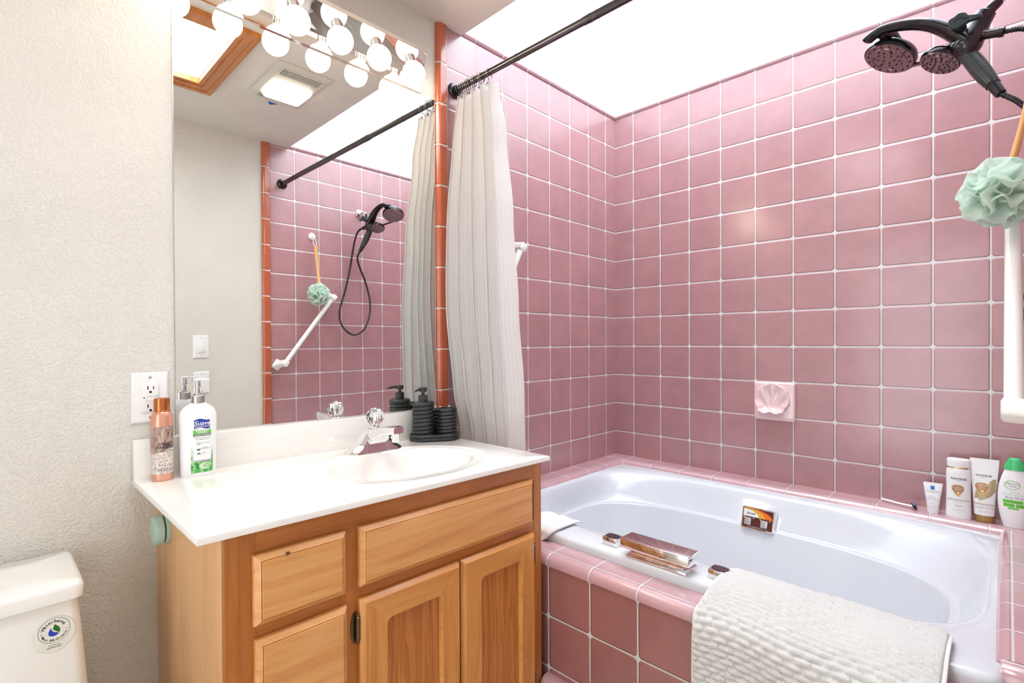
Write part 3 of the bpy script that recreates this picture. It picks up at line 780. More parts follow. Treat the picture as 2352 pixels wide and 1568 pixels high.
def keyed(keys, z, q):
    for a, b_ in zip(keys, keys[1:]):
        if z <= a[0] and z >= b_[0]:
            t = (a[0]-z)/(a[0]-b_[0]); t = t*t*(3-2*t); return a[1+q]+(b_[1+q]-a[1+q])*t
    return keys[-1][1+q]
K = [(2.15, .020, .226, -1.133, .022), (1.95, .018, .262, -1.135, .032), (1.65, .016, .295, -1.140, .042), (1.33, .016, .315, -1.140, .048), (1.03, .022, .328, -1.130, .046), (.85, .03, .325, -1.120, .036), (.60, .035, .33, -1.115, .034)]
bm_c = curtain_mesh(5, K, 0, 1.2, 0, 0, 11)
sc_ = obj('shower_curtain', bm_c, m_cur, None, ang=180)
tag(sc_, 'white waffle-weave shower curtain gathered at the mirror end of the rod', 'shower curtain')
sm = sc_.modifiers.new('th', 'SOLIDIFY'); sm.thickness = .0012
n = NT('frosted_liner'); n.set((.92, .94, .96, 1), .25, 0, None, Transmission_Weight=.75, Alpha=.45, IOR=1.2); m_liner = n.m
K2 = [(2.15, .10, .205, -1.062, .004), (1.8, .11, .226, -1.062, .006), (1.2, .12, .25, -1.062, .007), (.62, .13, .27, -1.062, .007)]
bl = curtain_mesh(3, K2, 0, .5, 0, 0, 5, 60, 40, .62, 2.13)
lo = obj('curtain_liner', bl, m_liner, None, ang=180); tag(lo, 'frosted see-through liner edge showing beside the white shower curtain', 'curtain liner')
# ------------------------------------------------------------------ white cloth at tub rim
def cloth_mat(name, col):
    n = NT(name); h = n.noise(n.pos(), 420, 3, .6); return n.set(n.mix(h, col, tuple(c*.9 for c in col[:3])+(1,)), .95, 0, n.bump(h, .5, .002), Sheen_Weight=.4)
m_cloth = cloth_mat('white_terry', srgb(244, 243, 242))
b = NB(); G = []
pth = smooth_path([(0, -.965, .574), (0, -1.00, .586), (0, -1.06, .590), (0, -1.105, .588), (0, -1.129, .577), (0, -1.136, .560), (0, -1.140, .551), (0, -1.165, .5505)], 5)
for i, p in enumerate(pth):
    t = i/(len(pth)-1)
    xr = .475+.02*math.sin(2.6*t+.6)-.05*t*t
    G.append([V(.34+(xr-.34)*k/16, p.y+.003*math.sin(k*1.1), p.z+.002*math.sin(k*.9+t*5)) for k in range(17)])
loft(b, G, False); cl = obj('hand_cloth', b, m_cloth, None, ang=180); tag(cl, 'white cloth folded over the tub rim beside the vanity cabinet', 'cloth')
mm = cl.modifiers.new('th', 'SOLIDIFY'); mm.thickness = .006; mm.offset = 1
# ------------------------------------------------------------------ BATH MAT
n = NT('bath_mat_pile'); h = n.noise(n.pos(), 520, 3, .7); h2 = n.noise(n.pos(), 160, 2)
m_mat = n.set(n.mix(h, srgb(250, 249, 248), srgb(236, 233, 230)), .95, 0, n.bump(n.M('ADD', h, n.M('MULTIPLY', h2, .6)), .9, .004), Sheen_Weight=.5)
b = NB()
path = smooth_path([(0, -1.005, .560), (0, -1.012, .579), (0, -1.04, .589), (0, -1.09, .590), (0, -1.128, .585), (0, -1.165, .574), (0, -1.205, .562), (0, -1.232, .543), (0, -1.243, .51), (0, -1.247, .46), (0, -1.252, .36), (0, -1.258, .25), (0, -1.262, .2)], 10)
# arc length resample
L = [0]
for a, c in zip(path, path[1:]): L.append(L[-1]+(c-a).length)
def onpath(s):
    s = max(0, min(L[-1], s))
    for i in range(len(L)-1):
        if s <= L[i+1]:
            t = (s-L[i])/max(1e-9, L[i+1]-L[i]); p = path[i].lerp(path[i+1], t); d = (path[i+1]-path[i]).normalized()
            return p, V(0, -d.z, d.y)
    return path[-1], V(0, -1, 0)
nu, nv = 300, 260; SL = L[-1]; W0, W1 = 1.018, 1.470
rnd = random.Random(5)
ph_r = [rnd.uniform(0, 1) for _ in range(200)]
G = []
for j in range(nv+1):
    s = SL*j/nv; p, nn = onpath(s)
    if nn.z < 0 and s < SL*.5: nn = -nn
    if nn.y > 0 and s > SL*.4: nn = -nn
    row = []
    for i in range(nu+1):
        u = i/nu
        # rounded top corners
        cr = .045; ins = 0
        if s < cr: ins = cr-math.sqrt(max(0, cr*cr-(cr-s)**2))
        xl, xr = W0+ins*.9, W1-ins
        flare = .010*math.sin(s*7)
        x = xl-flare*.3+(xr-xl)*u
        X = u*(W1-W0)
        sd = s+.008*math.sin(X*9+.5)+.004*math.sin(X*23)+X*.0
        rowi = int(sd/.0135); fz = sd/.0135-rowi
        off = (rowi % 2)*.5+ph_r[rowi % 200]*.12
        cx_ = X/.034+off; ci = math.floor(cx_); fx = cx_-ci
        bum = (max(0, math.sin(PI*fz))**.55)*(max(0, math.sin(PI*fx))**.35)
        edge = min(1, min(u, 1-u)*(W1-W0)/.012)
        wv = .003*math.sin(X*15+s*6)+.0025*math.sin(X*31-s*19)
        flatn = max(0., min(1., (.24-s)/.10))*(.6+.4*math.sin(X*14+s*20))
        hh = .0085+(.0026+.0060*(1-.8*flatn))*bum*edge+wv*(.4 if s < .15 else 1)+rnd.uniform(-.0004, .0004)
        if i in (0, nu): hh *= .25
        if i in (1, nu-1): hh *= .75
        q = p+nn*hh
        row.append(V(x, q.y, q.z))
    G.append(row)
loft(b, G, False)
bk = []
for j in (0, nv): pass
mt = obj('bath_mat', b, m_mat, None, ang=180); tag(mt, 'thick white bobble-textured bath mat draped over the tub rim', 'bath mat')
b = NB(); G = []
for j in range(0, nv+1, 5):
    s = SL*j/nv; p, nn = onpath(s)
    if nn.z < 0 and s < SL*.5: nn = -nn
    if nn.y > 0 and s > SL*.4: nn = -nn
    cr = .045; ins = 0
    if s < cr: ins = cr-math.sqrt(max(0, cr*cr-(cr-s)**2))
    fl = .010*math.sin(s*7)*.3
    G.append([V(W0+ins*.9-fl, p.y, p.z)+nn*.001, V(W1-ins, p.y, p.z)+nn*.001])
Gf = [[a, a.lerp(c, .5), c] for a, c in G]
loft(b, Gf, False); obj('mat_backing', b, m_cloth, mt, ang=180)
for k in (0, 1):
    b = NB(); pts = [(g[0] if k == 0 else g[1])+V(0, 0, .001) for g in G]; tube(b, pts, .004, 8); obj('edge_binding', b, m_cloth, mt)
# ------------------------------------------------------------------ SOAP DISH
sd = thing('soap_dish', 'pink ceramic shell-shaped soap dish set in the back tile wall', 'soap dish', (.817, 0, .94))
b = NB(); R_ = []
for k, d in ((0, 0), (0, .010), (.003, .014), (.008, .0155)): R_.append([V(.817+x, -d, .9395+z) for x, z in rrect(.083-k, .0835-k, .008)])
loft(b, R_, True, False, True); obj('dish_plate', b, m_soap, sd)
b = NB(); nA, nR = 96, 14; G = []
def shell_r(a):
    # a: angle measured from up, -pi..pi ; scalloped on top, lip at bottom
    sc2 = abs(a)/PI
    base = .064+.003*math.cos(2*a)
    ph_ = math.atan2(base*math.sin(a), base*math.cos(a)+.062)
    scal = .0050*abs(math.cos(ph_*7.5)) if sc2 < .78 else 0
    bot = -.016*math.exp(-((abs(a)-PI)/.33)**2)
    return base+scal+bot
for k in range(nR+1):
    t = k/nR; row = []
    for i in range(nA):
        a = -PI+2*PI*i/nA; r = shell_r(a)*t
        x = r*math.sin(a)*1.02; z = r*math.cos(a)*.98+.004
        low = max(0., -z/.06)
        proj = .0265+.034*min(1., max(0., (.030-z)/.085))**1.2     # rim stands out further at the bottom
        bowl = (1-t**5)
        phi = math.atan2(x, z+.062); rad_ = math.hypot(x, z+.062)/.13; flute = .0046*math.cos(phi*15)*math.sin(PI*min(1, t**1.5))*min(1, rad_*1.4)
        d = max(.0160, proj-(proj-.0215)*bowl+flute)
        row.append(V(.813+x, -d, .943+z))
    G.append(row)
rows = G
outer = [V(.813+(p.x-.813)*1.045, p.y+.002, .943+(p.z-.943)*1.045) for p in G[-1]]
outer2 = [V(.813+(p.x-.813)*(.98 if p.z < .93 else 1.04), -.0145, .943+(p.z-.943)*(.9 if p.z < .93 else 1.04)) for p in G[-1]]
loft(b, rows+[outer, outer2], True, True, False)
obj('shell_bowl', b, m_soap, sd, ang=60)
# ------------------------------------------------------------------ GRAB BARS
def grab(label, sx, xw, pts, grp='white grab bars'):
    t = thing('grab_bar', label, 'grab bar', (xw, pts[0][1], pts[0][2]), group=grp)
    a, c = Vector(pts[0]), Vector(pts[1]); d = (c-a).normalized()
    b1 = NB(); tube(b1, [a-d*.008, c+d*.008], .0135, 24); obj('bar', b1, m_wht_m, t)
    for p, sg in ((a, -1), (c, 1)):
        b2 = NB(); w = V(0, d.z, -d.y).normalized(); out = d*sg; R2 = []
        for xx, hu, hw, sh in ((xw, .030, .025, .012), (xw-sx*.008, .030, .025, .012), (xw-sx*.016, .024, .018, .008), (p.x+sx*.03, .018, .016, .0), (p.x+sx*.002, .019, .0175, -.003), (p.x-sx*.014, .018, .0165, -.003), (p.x-sx*.017, .013, .012, -.003)):
            R2.append(rr(V(xx, p.y, p.z)+out*sh, d, w, hu, hw, .008 if hw > .013 else .005, 4))
        loft(b2, R2); br = obj('bracket', b2, m_wht_m, t)
        for q in (-.014, .014):
            b3 = NB(); lathe(b3, [(.004, 0), (.004, .0015)], V(xw-sx*.0125, p.y, p.z)+out*.034+w*q, (-sx, 0, 0), 12); obj('screw', b3, m_chrome_b, br)
grab('long white diagonal grab bar on the shower-head wall', 1, 1.661, [(1.562, -.852, 1.498), (1.562, -1.165, 1.080)])
grab('white diagonal grab bar on the tile wall partly behind the shower curtain', -1, 0.0, [(.085, -.845, 1.605), (.085, -1.02, 1.295)])
# ------------------------------------------------------------------ SHOWER HEAD
sh = thing('shower_set', 'dark bronze dual shower head with hand shower and hose', 'shower head', (1.661, -.615, 2.09))
b = NB(); lathe(b, [(.030, 0), (.030, .004), (.026, .012), (.012, .017), (.011, .02)], (1.6605, -.612, 2.092), (-1, -.02, -.05), 32)
tube(b, smooth_path([(1.65, -.612, 2.092), (1.61, -.615, 2.092), (1.57, -.62, 2.082), (1.535, -.626, 2.062)], 5), .0095, 16)
obj('shower_arm', b, m_chrome, sh)
ax_ = V(-.45, -.10, -.88).normalized(); p0 = V(1.536, -.626, 2.064)
b = NB(); dcol = (V(1.508, -.631, 2.036)-p0).normalized(); lathe(b, [(.012, 0), (.0135, .003), (.0135, .026), (.011, .03)], p0, dcol, 24); obj('swivel_collar', b, m_bronze, sh)
b = NB(); body0 = V(1.512, -.631, 2.042); body1 = V(1.468, -.640, 1.955); bd = (body1-body0).normalized(); bl_ = (body1-body0).length
lathe(b, [(.018, -.002), (.0225, .002), (.0235, .02), (.0265, .045), (.031, .065), (.033, .080), (.031, .094), (.024, .106), (.012, .112)], body0, bd, 32)
obj('diverter_body', b, m_bronze, sh)
nh = V(-.40, -.25, -.88).normalized()
def head(c, r, name, th=.026):
    bm = NB(); lathe(bm, [(r*.30, -th*1.35), (r*.62, -th*1.15), (r*.93, -th*.8), (r*1.0, -th*.45), (r*1.0, -.004), (r*.985, 0), (r*.94, .0015)], c, nh, 48)
    hd = obj(name, bm, m_bronze, sh)
    a, u, w = frame(nh); bm = NB(); bm2 = NB()
    lathe(bm2, [(r*.935, .0008), (r*.93, .003), (r*.05, .0036)], c, nh, 48); lathe(bm2, [(r*.70, .003), (r*.69, .0048), (r*.66, .0048), (r*.65, .003)], c, nh, 48, caps=False)
    obj('spray_face', bm2, flat('spray_face', (.34, .25, .27, 1), .14, .8), hd)
    for rr_, nn in ((.22, 5), (.42, 9), (.55, 7), (.80, 16)):
        for k in range(nn):
            al = 2*PI*k/nn+rr_*3; q = c+nh*.0035+(u*math.cos(al)+w*math.sin(al))*r*rr_
            lathe(bm, [(.0024, 0), (.0020, .0026), (.0009, .003)], q, nh, 8)
    obj('spray_nozzles', bm, m_blackp, hd)
    return hd
head(V(1.303, -.569, 2.030), .068, 'rain_spray_head'); head(V(1.420, -.616, 1.955), .0475, 'small_spray_head', .022)
b = NB(); pa = smooth_path([(1.475, -.642, 1.975), (1.44, -.644, 2.018), (1.40, -.646, 2.052), (1.35, -.646, 2.074), (1.30, -.645, 2.083), (1.268, -.640, 2.074), (1.258, -.636, 2.066)], 5)
npp = len(pa); tube(b, pa, [.030-.012*(min(1, i/npp*1.6)) if i < npp-3 else .016-.004*(i-npp+3) for i in range(npp)], 20, r2=.62, up=(0, 0, 1))
tube(b, [V(1.295, -.640, 2.078), V(1.308, -.605, 2.081), V(1.314, -.562, 2.060)], [.014, .020, .026], 16)
obj('arched_handle', b, m_bronze, sh)
b = NB(); tube(b, smooth_path([(1.455, -.636, 1.955), (1.42, -.60, 1.972), (1.37, -.55, 1.997), (1.318, -.492, 2.022)], 5), .012, 14, r2=.45, up=(0, 0, 1)); tube(b, [V(1.455, -.636, 1.965), V(1.43, -.62, 1.975)], .02, 16)
obj('cradle_arm', b, m_bronze, sh)
b = NB(); hp = smooth_path([(1.470, -.638, 1.955), (1.488, -.642, 1.925), (1.508, -.654, 1.880), (1.525, -.666, 1.843)], 6); nq = len(hp)
tube(b, hp, [.014+.006*math.sin(PI*min(1, (i+2)/nq*.9)) for i in range(nq)], 20); obj('hand_shower_grip', b, flat('dark_grip', (.05, .06, .06, 1), .3, .5), sh)
b = NB(); lathe(b, [(.0155, 0), (.0155, .004), (.0135, .005), (.0115, .038), (.009, .040)], hp[-1], (hp[-1]-hp[-4]).normalized(), 20); obj('hose_nut', b, m_bronze, sh)
b = NB(); o0 = V(1.492, -.640, 1.985); o1 = V(1.546, -.648, 1.972); lathe(b, [(.012, 0), (.0135, .012), (.0135, .02), (.011, .021), (.011, .046), (.0125, .047), (.0125, .056), (.007, .058)], o0, (o1-o0).normalized(), 20); obj('hose_outlet', b, m_bronze, sh)
# butterfly lever
b = NB(); lc = V(1.466, -.694, 2.013); ln = V(-.05, -1, .1).normalized(); lu = V(1, -.05, -.1).normalized(); lw = ln.cross(lu).normalized()*-1; lw = V(0.1, .1, 1).normalized()
lathe(b, [(.010, 0), (.010, .030)], lc-ln*.034+V(0, 0, -.002), ln, 16)
R_ = []
outl = []
for k in range(40):
    outl = []
for x, z, _q in smooth_path([(.040, .004, 0), (.026, .006, 0), (.015, .010, 0), (.008, .019, 0), (-.005, .021, 0), (-.014, .014, 0), (-.024, .009, 0), (-.023, -.004, 0), (-.018, -.014, 0), (-.004, -.017, 0), (.008, -.012, 0), (.020, -.006, 0), (.040, -.005, 0), (.0425, -.0005, 0), (.040, .004, 0)], 4)[:-1]: outl.append((x, z))
for s, o in ((.95, -.008), (1, -.004), (1, .0), (.9, .003), (.45, .003), (.38, .001)): R_.append([lc+lu*x*s+lw*z*s+ln*o for x, z in outl])
loft(b, R_); obj('diverter_lever', b, flat('dark_lever', (.06, .08, .085, 1), .32, .7), sh)
hs = hp[-1]+(hp[-1]-hp[-4]).normalized()*.038
hose = smooth_path([tuple(o0+(o1-o0).normalized()*.057), (1.585, -.662, 1.955), (1.612, -.672, 1.90), (1.626, -.685, 1.80), (1.63, -.705, 1.68), (1.625, -.74, 1.55), (1.615, -.783, 1.42), (1.60, -.785, 1.335), (1.585, -.745, 1.275), (1.578, -.69, 1.258), (1.585, -.62, 1.30), (1.60, -.572, 1.40), (1.615, -.562, 1.50), (1.622, -.590, 1.62), (1.612, -.640, 1.72), (1.575, -.675, 1.775), tuple(hs)], 14)
b = NB(); dense = []
for a, c in zip(hose, hose[1:]):
    m = max(1, int((c-a).length/.0017))
    for k in range(m): dense.append(a.lerp(c, k/m))
dense.append(hose[-1])
tube(b, dense, [.0058 if i % 3 else .0071 for i in range(len(dense))], 10)
obj('shower_hose', b, m_bronze, sh, ang=180)
# ------------------------------------------------------------------ HOOK + BATH BRUSH
hk = thing('suction_hook', 'small round white suction hook on the shower-head wall', 'hook', (1.661, -.949, 1.889))
b = NB(); lathe(b, [(.023, 0), (.023, .004), (.019, .009), (.008, .012)], (1.6607, -.949, 1.889), (-1, 0, 0), 28); tube(b, smooth_path([(1.65, -.949, 1.888), (1.635, -.949, 1.884), (1.628, -.949, 1.872), (1.625, -.949, 1.878)], 4), .004, 8)
obj('hook_body', b, m_white, hk)
br = thing('bath_brush', 'mint mesh pouf on a long bamboo handle hanging by a white cord', 'bath sponge', (1.545, -.96, 1.50))
b = NB(); top = V(1.600, -.953, 1.822); bot = V(1.548, -.945, 1.52)
hnd = [bot.lerp(top, k/10)+V(.006*math.sin(k/10*PI), .0, 0) for k in range(11)]
tube(b, hnd, [.0125-.003*math.sin(k/10*PI) for k in range(11)], 16, r2=.62); obj('brush_handle', b, m_bamboo, br)
b = NB()
for s in (-1, 1): tube(b, smooth_path([(1.633, -.949, 1.884), (1.618, -.949+s*.010, 1.85), (1.604, -.952+s*.006, 1.815)], 5), .0018, 6)
obj('cord_loop', b, m_white, br)
def net():
    n = NT('mint_netting'); t = n.n.new('ShaderNodeUVMap'); uv = n.sep(t.outputs[0])
    a = n.M('ADD', n.M('MULTIPLY', uv[0], 62.), n.M('MULTIPLY', uv[1], 30.)); c = n.M('SUBTRACT', n.M('MULTIPLY', uv[0], 62.), n.M('MULTIPLY', uv[1], 30.))
    h = n.M('MAXIMUM', n.M('ABSOLUTE', n.M('SINE', n.M('MULTIPLY', a, PI))), n.M('ABSOLUTE', n.M('SINE', n.M('MULTIPLY', c, PI))))
    al = n.rng(n.M('MINIMUM', n.M('ABSOLUTE', n.M('SINE', n.M('MULTIPLY', a, PI))), n.M('ABSOLUTE', n.M('SINE', n.M('MULTIPLY', c, PI)))), .35, .7, 1., .62)
    n.set(srgb(230, 243, 234), .6, 0, None, Alpha=al)
    tr = n.n.new('ShaderNodeBsdfTranslucent'); tr.inputs[0].default_value = srgb(214, 238, 224)
    tp = n.n.new('ShaderNodeBsdfTransparent')
    m1 = n.n.new('ShaderNodeMixShader'); m1.inputs[0].default_value = .4; n.l.new(n.b.outputs[0], m1.inputs[1]); n.l.new(tr.outputs[0], m1.inputs[2])
    n.l.new(m1.outputs[0], n.out.inputs[0]); return n.m
b = NB(); uvL = b.loops.layers.uv.new('UVMap'); pc = V(1.545, -.962, 1.508); rnd = random.Random(21)
sphere(b, pc, .030, 16, 10)
for k in range(28):
    # golden-spiral directions; each petal is a ruffled fan standing off the core
    zz = 1-2*(k+.5)/28; aa = k*2.39996; d = V(math.sqrt(1-zz*zz)*math.cos(aa), math.sqrt(1-zz*zz)*math.sin(aa), zz)
    a_, u_, w_ = frame(d); tw = rnd.uniform(0, PI); U = u_*math.cos(tw)+w_*math.sin(tw); Wn = a_.cross(U)
    nA_, nR_ = 56, 8; rad = rnd.uniform(.060, .073); sp_ = rnd.uniform(1.5, 1.9); fr_ = rnd.choice((5, 6, 7)); G2 = []
    for r in range(nR_+1):
        t = .16+.84*r/nR_; row = []
        for i in range(nA_+1):
            an = -sp_/1+2*sp_*i/nA_
            wob = .0130*t**1.5*math.sin(fr_*an+k)
            rr2 = rad*math.sin(t*PI/2)**.8*(1-.10*(an/sp_)**2)
            cur = .022*math.sin(PI*t*.75)*(1-(an/sp_)**2)
            row.append((b.verts.new(pc+a_*(rr2*math.cos(an*.78))+U*(rr2*math.sin(an*.78)*.95)+Wn*(wob+cur)), an*rad, t*rad))
        G2.append(row)
    for r in range(nR_):
        for i in range(nA_):
            q = [G2[r][i], G2[r][i+1], G2[r+1][i+1], G2[r+1][i]]
            f = b.faces.new([v[0] for v in q])
            for l, v in zip(f.loops, q): l[uvL].uv = (v[1]*6, v[2]*12)
obj('mesh_pouf', b, net(), br, ang=180)
# ------------------------------------------------------------------ BOTTLES ON LEDGE
def cyl_front(r, off=.0003): return lambda x, z: V(r*math.sin(x/r), -(r+off)*math.cos(x/r), z)
# small cream tube
t1 = thing('cream_tube', 'small white cream tube with a blue square, leftmost on the ledge', 'tube', (1.361, -.058, ZL), rz=.10)
P = Prof([(0, .0165, .0125, 2.2), (.020, .0172, .0130, 2.2), (.05, .0205, .011, 2.3), (.08, .0245, .006, 2.6), (.10, .0270, .0022, 3), (.107, .0272, .0012, 3)])
b = NB(); P.body(b); obj('tube_body', b, m_white, t1, local=True); F = P.front()
b = NB(); grid(b, -.007, .0045, .083, .0965, F, 4, 4); obj('blue_square', b, flat('label_blue', srgb(22, 118, 206), .35), t1, local=True)
text('lettering', [('LA ROCHE-POSAY', .0046, -.001, .0775), ('LABORATOIRE DERMATOLOGIQUE', .0022, -.001, .0735), ('CREME', .0036, -.006, .061), ('PROTECTRICE', .0032, -.0035, .0565), ('CICAPLAST BAUME', .0032, -.001, .052), ('SOIN APAISANT MULTI-REPARATEUR', .0022, 0, .0475), ('Face, body, lips', .0024, -.002, .034), ('40 ml 1.35 FL.OZ', .0026, 0, .022)], 0, F, m_grey, t1)
# shampoo
t2 = thing('shampoo_bottle', 'white oval shampoo bottle with gold ring under its cap, beside the upright tube', 'bottle', (1.430, -.060, ZL), rz=.06)
P = Prof(smoothprof([(0, .0335, .021, 2.4), (.006, .0345, .022, 2.4), (.05, .0330, .021, 2.3), (.10, .0325, .020, 2.2), (.145, .0335, .020, 2.2), (.165, .0325, .019, 2.2), (.172, .0305, .018, 2.2)], 4))
b = NB(); P.body(b, sub=1); obj('bottle_body', b, m_white, t2, local=True); F = P.front()
Pc = Prof([(.1715, .0308, .0182, 2.2), (.177, .0308, .0182, 2.2)]); b = NB(); Pc.body(b); obj('gold_ring', b, flat('gold_foil', (.75, .55, .28, 1), .2, 1), t2, local=True)
Pc = Prof([(.177, .0312, .0185, 2.2), (.198, .0318, .019, 2.2), (.203, .0305, .018, 2.2), (.205, .027, .015, 2.2)]); b = NB(); Pc.body(b); obj('flip_cap', b, m_white, t2, local=True)
def badge(F_, parent, cx, cz, s, mat2):
    b_ = NB(); o = [(-.55, .95), (0, 1.02), (.55, .95), (.92, .62), (1., .1), (.72, -.45), (.42, -.85), (0, -1.45), (-.42, -.85), (-.72, -.45), (-1., .1), (-.92, .62)]
    o = [(cx+x*s, cz+z*s) for x, z in o]; fan(b_, o, F_, 3); obj('badge', b_, mat2, parent, local=True)
m_bad = flat('bronze_badge', srgb(184, 134, 84), .3, .3); m_brn = flat('brown_ink', srgb(166, 122, 76), .4); m_goldd = flat('amber_drop', srgb(232, 186, 70), .25); m_wink = flat('white_ink', srgb(240, 240, 240))
badge(F, t2, -.002, .100, .0165, m_bad)
def F2(P_, off): return P_.front(off)
b = NB(); fan(b, ell(0, .0815, .0055, .0035, 16), P.front(.0009), 2); obj('amber_drop', b, m_goldd, t2, local=True)
b = NB(); fan(b, ell(-.001, .089, .004, .0022, 14, -.4), P.front(.0009), 2); obj('capsule', b, m_wink, t2, local=True)
text('lettering', [('PANTENE', .0098, 0, .137, .0001), ('PRO-V', .0035, 0, .1305), ('SHAMPOOING', .003, 0, .046), ('SHAMPOO', .003, 0, .0415), ('355 mL (12.0 FL OZ)', .0034, 0, .030), ('M', .004, 0, .023)], 0, F, m_ink, t2)
text('lettering', [('REHYDRATATION', .0068, 0, .0640, .0001), ('moisture renewal', .0032, 0, .0575)], 0, F, m_brn, t2)
text('lettering', [('DAILY', .0036, -.002, .1105), ('MOISTURE', .0056, -.002, .105), ('RENEWAL', .0034, -.002, .1), ('hydrates dry hair', .0026, -.002, .096)], 0, P.front(.0009), m_wink, t2)
# conditioner
t3 = thing('conditioner_tube', 'tall white and gold conditioner tube standing on its gold cap', 'tube', (1.496, -.055, ZL), rz=.04)
P = Prof([(.024, .0262, .019, 2.3), (.05, .0270, .0185, 2.3), (.10, .0300, .0150, 2.4), (.15, .0335, .0095, 2.6), (.19, .0365, .0030, 3), (.213, .0375, .0010, 3)])
b = NB(); P.body(b); obj('tube_body', b, m_white, t3, local=True); F = P.front()
Pc = Prof([(0, .0245, .0175, 2.3), (.003, .0258, .019, 2.3), (.0235, .0265, .0195, 2.3)]); b = NB(); Pc.body(b); obj('gold_cap', b, flat('gold_cap', srgb(168, 132, 76), .25, .5), t3, local=True)
b = NB(); sw = [(-.0258, .077), (-.022, .105), (-.012, .110), (.004, .118), (.014, .140), (.022, .148), (.0292, .149), (.0300, .130), (.0290, .106), (.016, .090), (.0, .079), (-.012, .073)]
fan(b, sw, P.front(.0008), 8, (.012, .108)); obj('gold_swoosh', b, flat('gold_swoosh', srgb(190, 172, 136), .3, .3), t3, local=True)
for v in (0,): badge(P.front(.0013), t3, -.007, .1165, .0168, m_bad)
b = NB(); fan(b, ell(-.004, .0975, .0065, .004, 16), P.front(.0017), 2); obj('amber_drop', b, m_goldd, t3, local=True)
b = NB(); fan(b, ell(-.005, .106, .0045, .0024, 14, -.4), P.front(.0017), 2); obj('capsule', b, m_wink, t3, local=True)
text('lettering', [('PANTENE', .0092, -.002, .157, .0001), ('PRO-V', .0035, -.002, .151), ('CONDITIONER / REVITALISANT', .0036, 0, .0495), ('355 mL (12.0 FL OZ)', .0034, 0, .0375)], 0, F, m_ink, t3)
text('lettering', [('REHYDRATATION', .0072, -.001, .0615, .0001), ('moisture renewal', .0032, 0, .0555)], 0, F, m_brn, t3)
text('lettering', [('DAILY', .0036, -.007, .1295), ('MOISTURE', .0056, -.007, .1235), ('RENEWAL', .0034, -.007, .1175), ('hydrates dry hair', .0026, -.007, .1125)], 0, P.front(.0017), m_wink, t3)
# body wash
t4 = thing('body_wash_bottle', 'rounded white body wash bottle with a green cap at the end of the ledge', 'bottle', (1.570, -.064, ZL), rz=-.02)
P = Prof(smoothprof([(0, .0270, .018, 2.3), (.006, .0290, .020, 2.3), (.04, .0365, .022, 2.3), (.08, .0410, .022, 2.3), (.12, .0405, .021, 2.3), (.155, .0345, .019, 2.3), (.185, .0255, .017, 2.2), (.192, .0245, .0165, 2.2)], 4))
b = NB(); P.body(b, sub=1); obj('bottle_body', b, m_white, t4, local=True); F = P.front()
n = NT('green_cap'); n.set(srgb(84, 226, 142), .2, 0, None, Transmission_Weight=.35); m_gcap = n.m
Pc = Prof(smoothprof([(.190, .0262, .0178, 2.2), (.205, .0235, .0165, 2.2), (.218, .0180, .0145, 2.2), (.225, .0150, .013, 2.2), (.228, .0120, .010, 2.2)], 4)); b = NB(); Pc.body(b, sub=1); obj('green_cap', b, m_gcap, t4, local=True)
m_grn = flat('label_green', srgb(98, 196, 54), .4); m_lgr = flat('pale_green_ink', srgb(176, 222, 190), .4)
b = NB(); ringp(b, -.006, .142, .019, .0145, .0016, P.front()); obj('logo_ring', b, m_grn, t4, local=True)
for a_ in ((-.028, .020, .0835, .0935), (-.027, .000, .0705, .0815), (.0025, .022, .0705, .0815), (-.016, .010, .0635, .0685)):
    b = NB(); grid(b, *a_, F, 6, 2); obj('green_bar', b, m_grn, t4, local=True)
text('lettering', [('Signature', .0082, -.006, .1465, 0, .4), ('care.', .0100, -.004, .1385), ('Body Wash', .0096, 0, .1005)], 0, F, m_grey, t4)
text('lettering', [('COOL', .0090, 0, .1185), ('MOISTURIZING', .0086, 0, .1100)], 0, F, m_lgr, t4)
# razor
rz_ = thing('disposable_razor', 'white disposable razor lying on the tub ledge left of the cream tube', 'razor', (1.26, -.05, ZL+.006))
b = NB(); tube(b, smooth_path([(1.205, -.028, ZL+.010), (1.225, -.033, ZL+.0095), (1.262, -.044, ZL+.008), (1.295, -.058, ZL+.010), (1.304, -.062, ZL+.012)], 5), .0048, 12, r2=.8); obj('razor_handle', b, m_white, rz_)
b = NB(); q0 = V(1.309, -.064, ZL+.011)
Mx = Matrix.Translation(q0) @ Matrix.Rotation(.35, 4, 'Z') @ Matrix.Rotation(-.25, 4, 'Y')
b2 = bmesh.new(); box(b2, -.004, .003, -.020, .020, -.006, .010, .0015); merge(b, b2, Mx)
obj('razor_head', b, m_ink, rz_)
b = NB()
b2 = bmesh.new(); box(b2, .0032, .0048, -.018, .018, -.004, .004, .0006); box(b2, -.0035, .0025, -.017, .017, .0100, .0112, .0005); merge(b, b2, Mx); obj('blade_strip', b, flat('blue_steel', srgb(110, 160, 220), .2, .6), rz_)
# ------------------------------------------------------------------ COUNTER ITEMS
def zt(y): return ZC+TILTS*(-1.2-y)
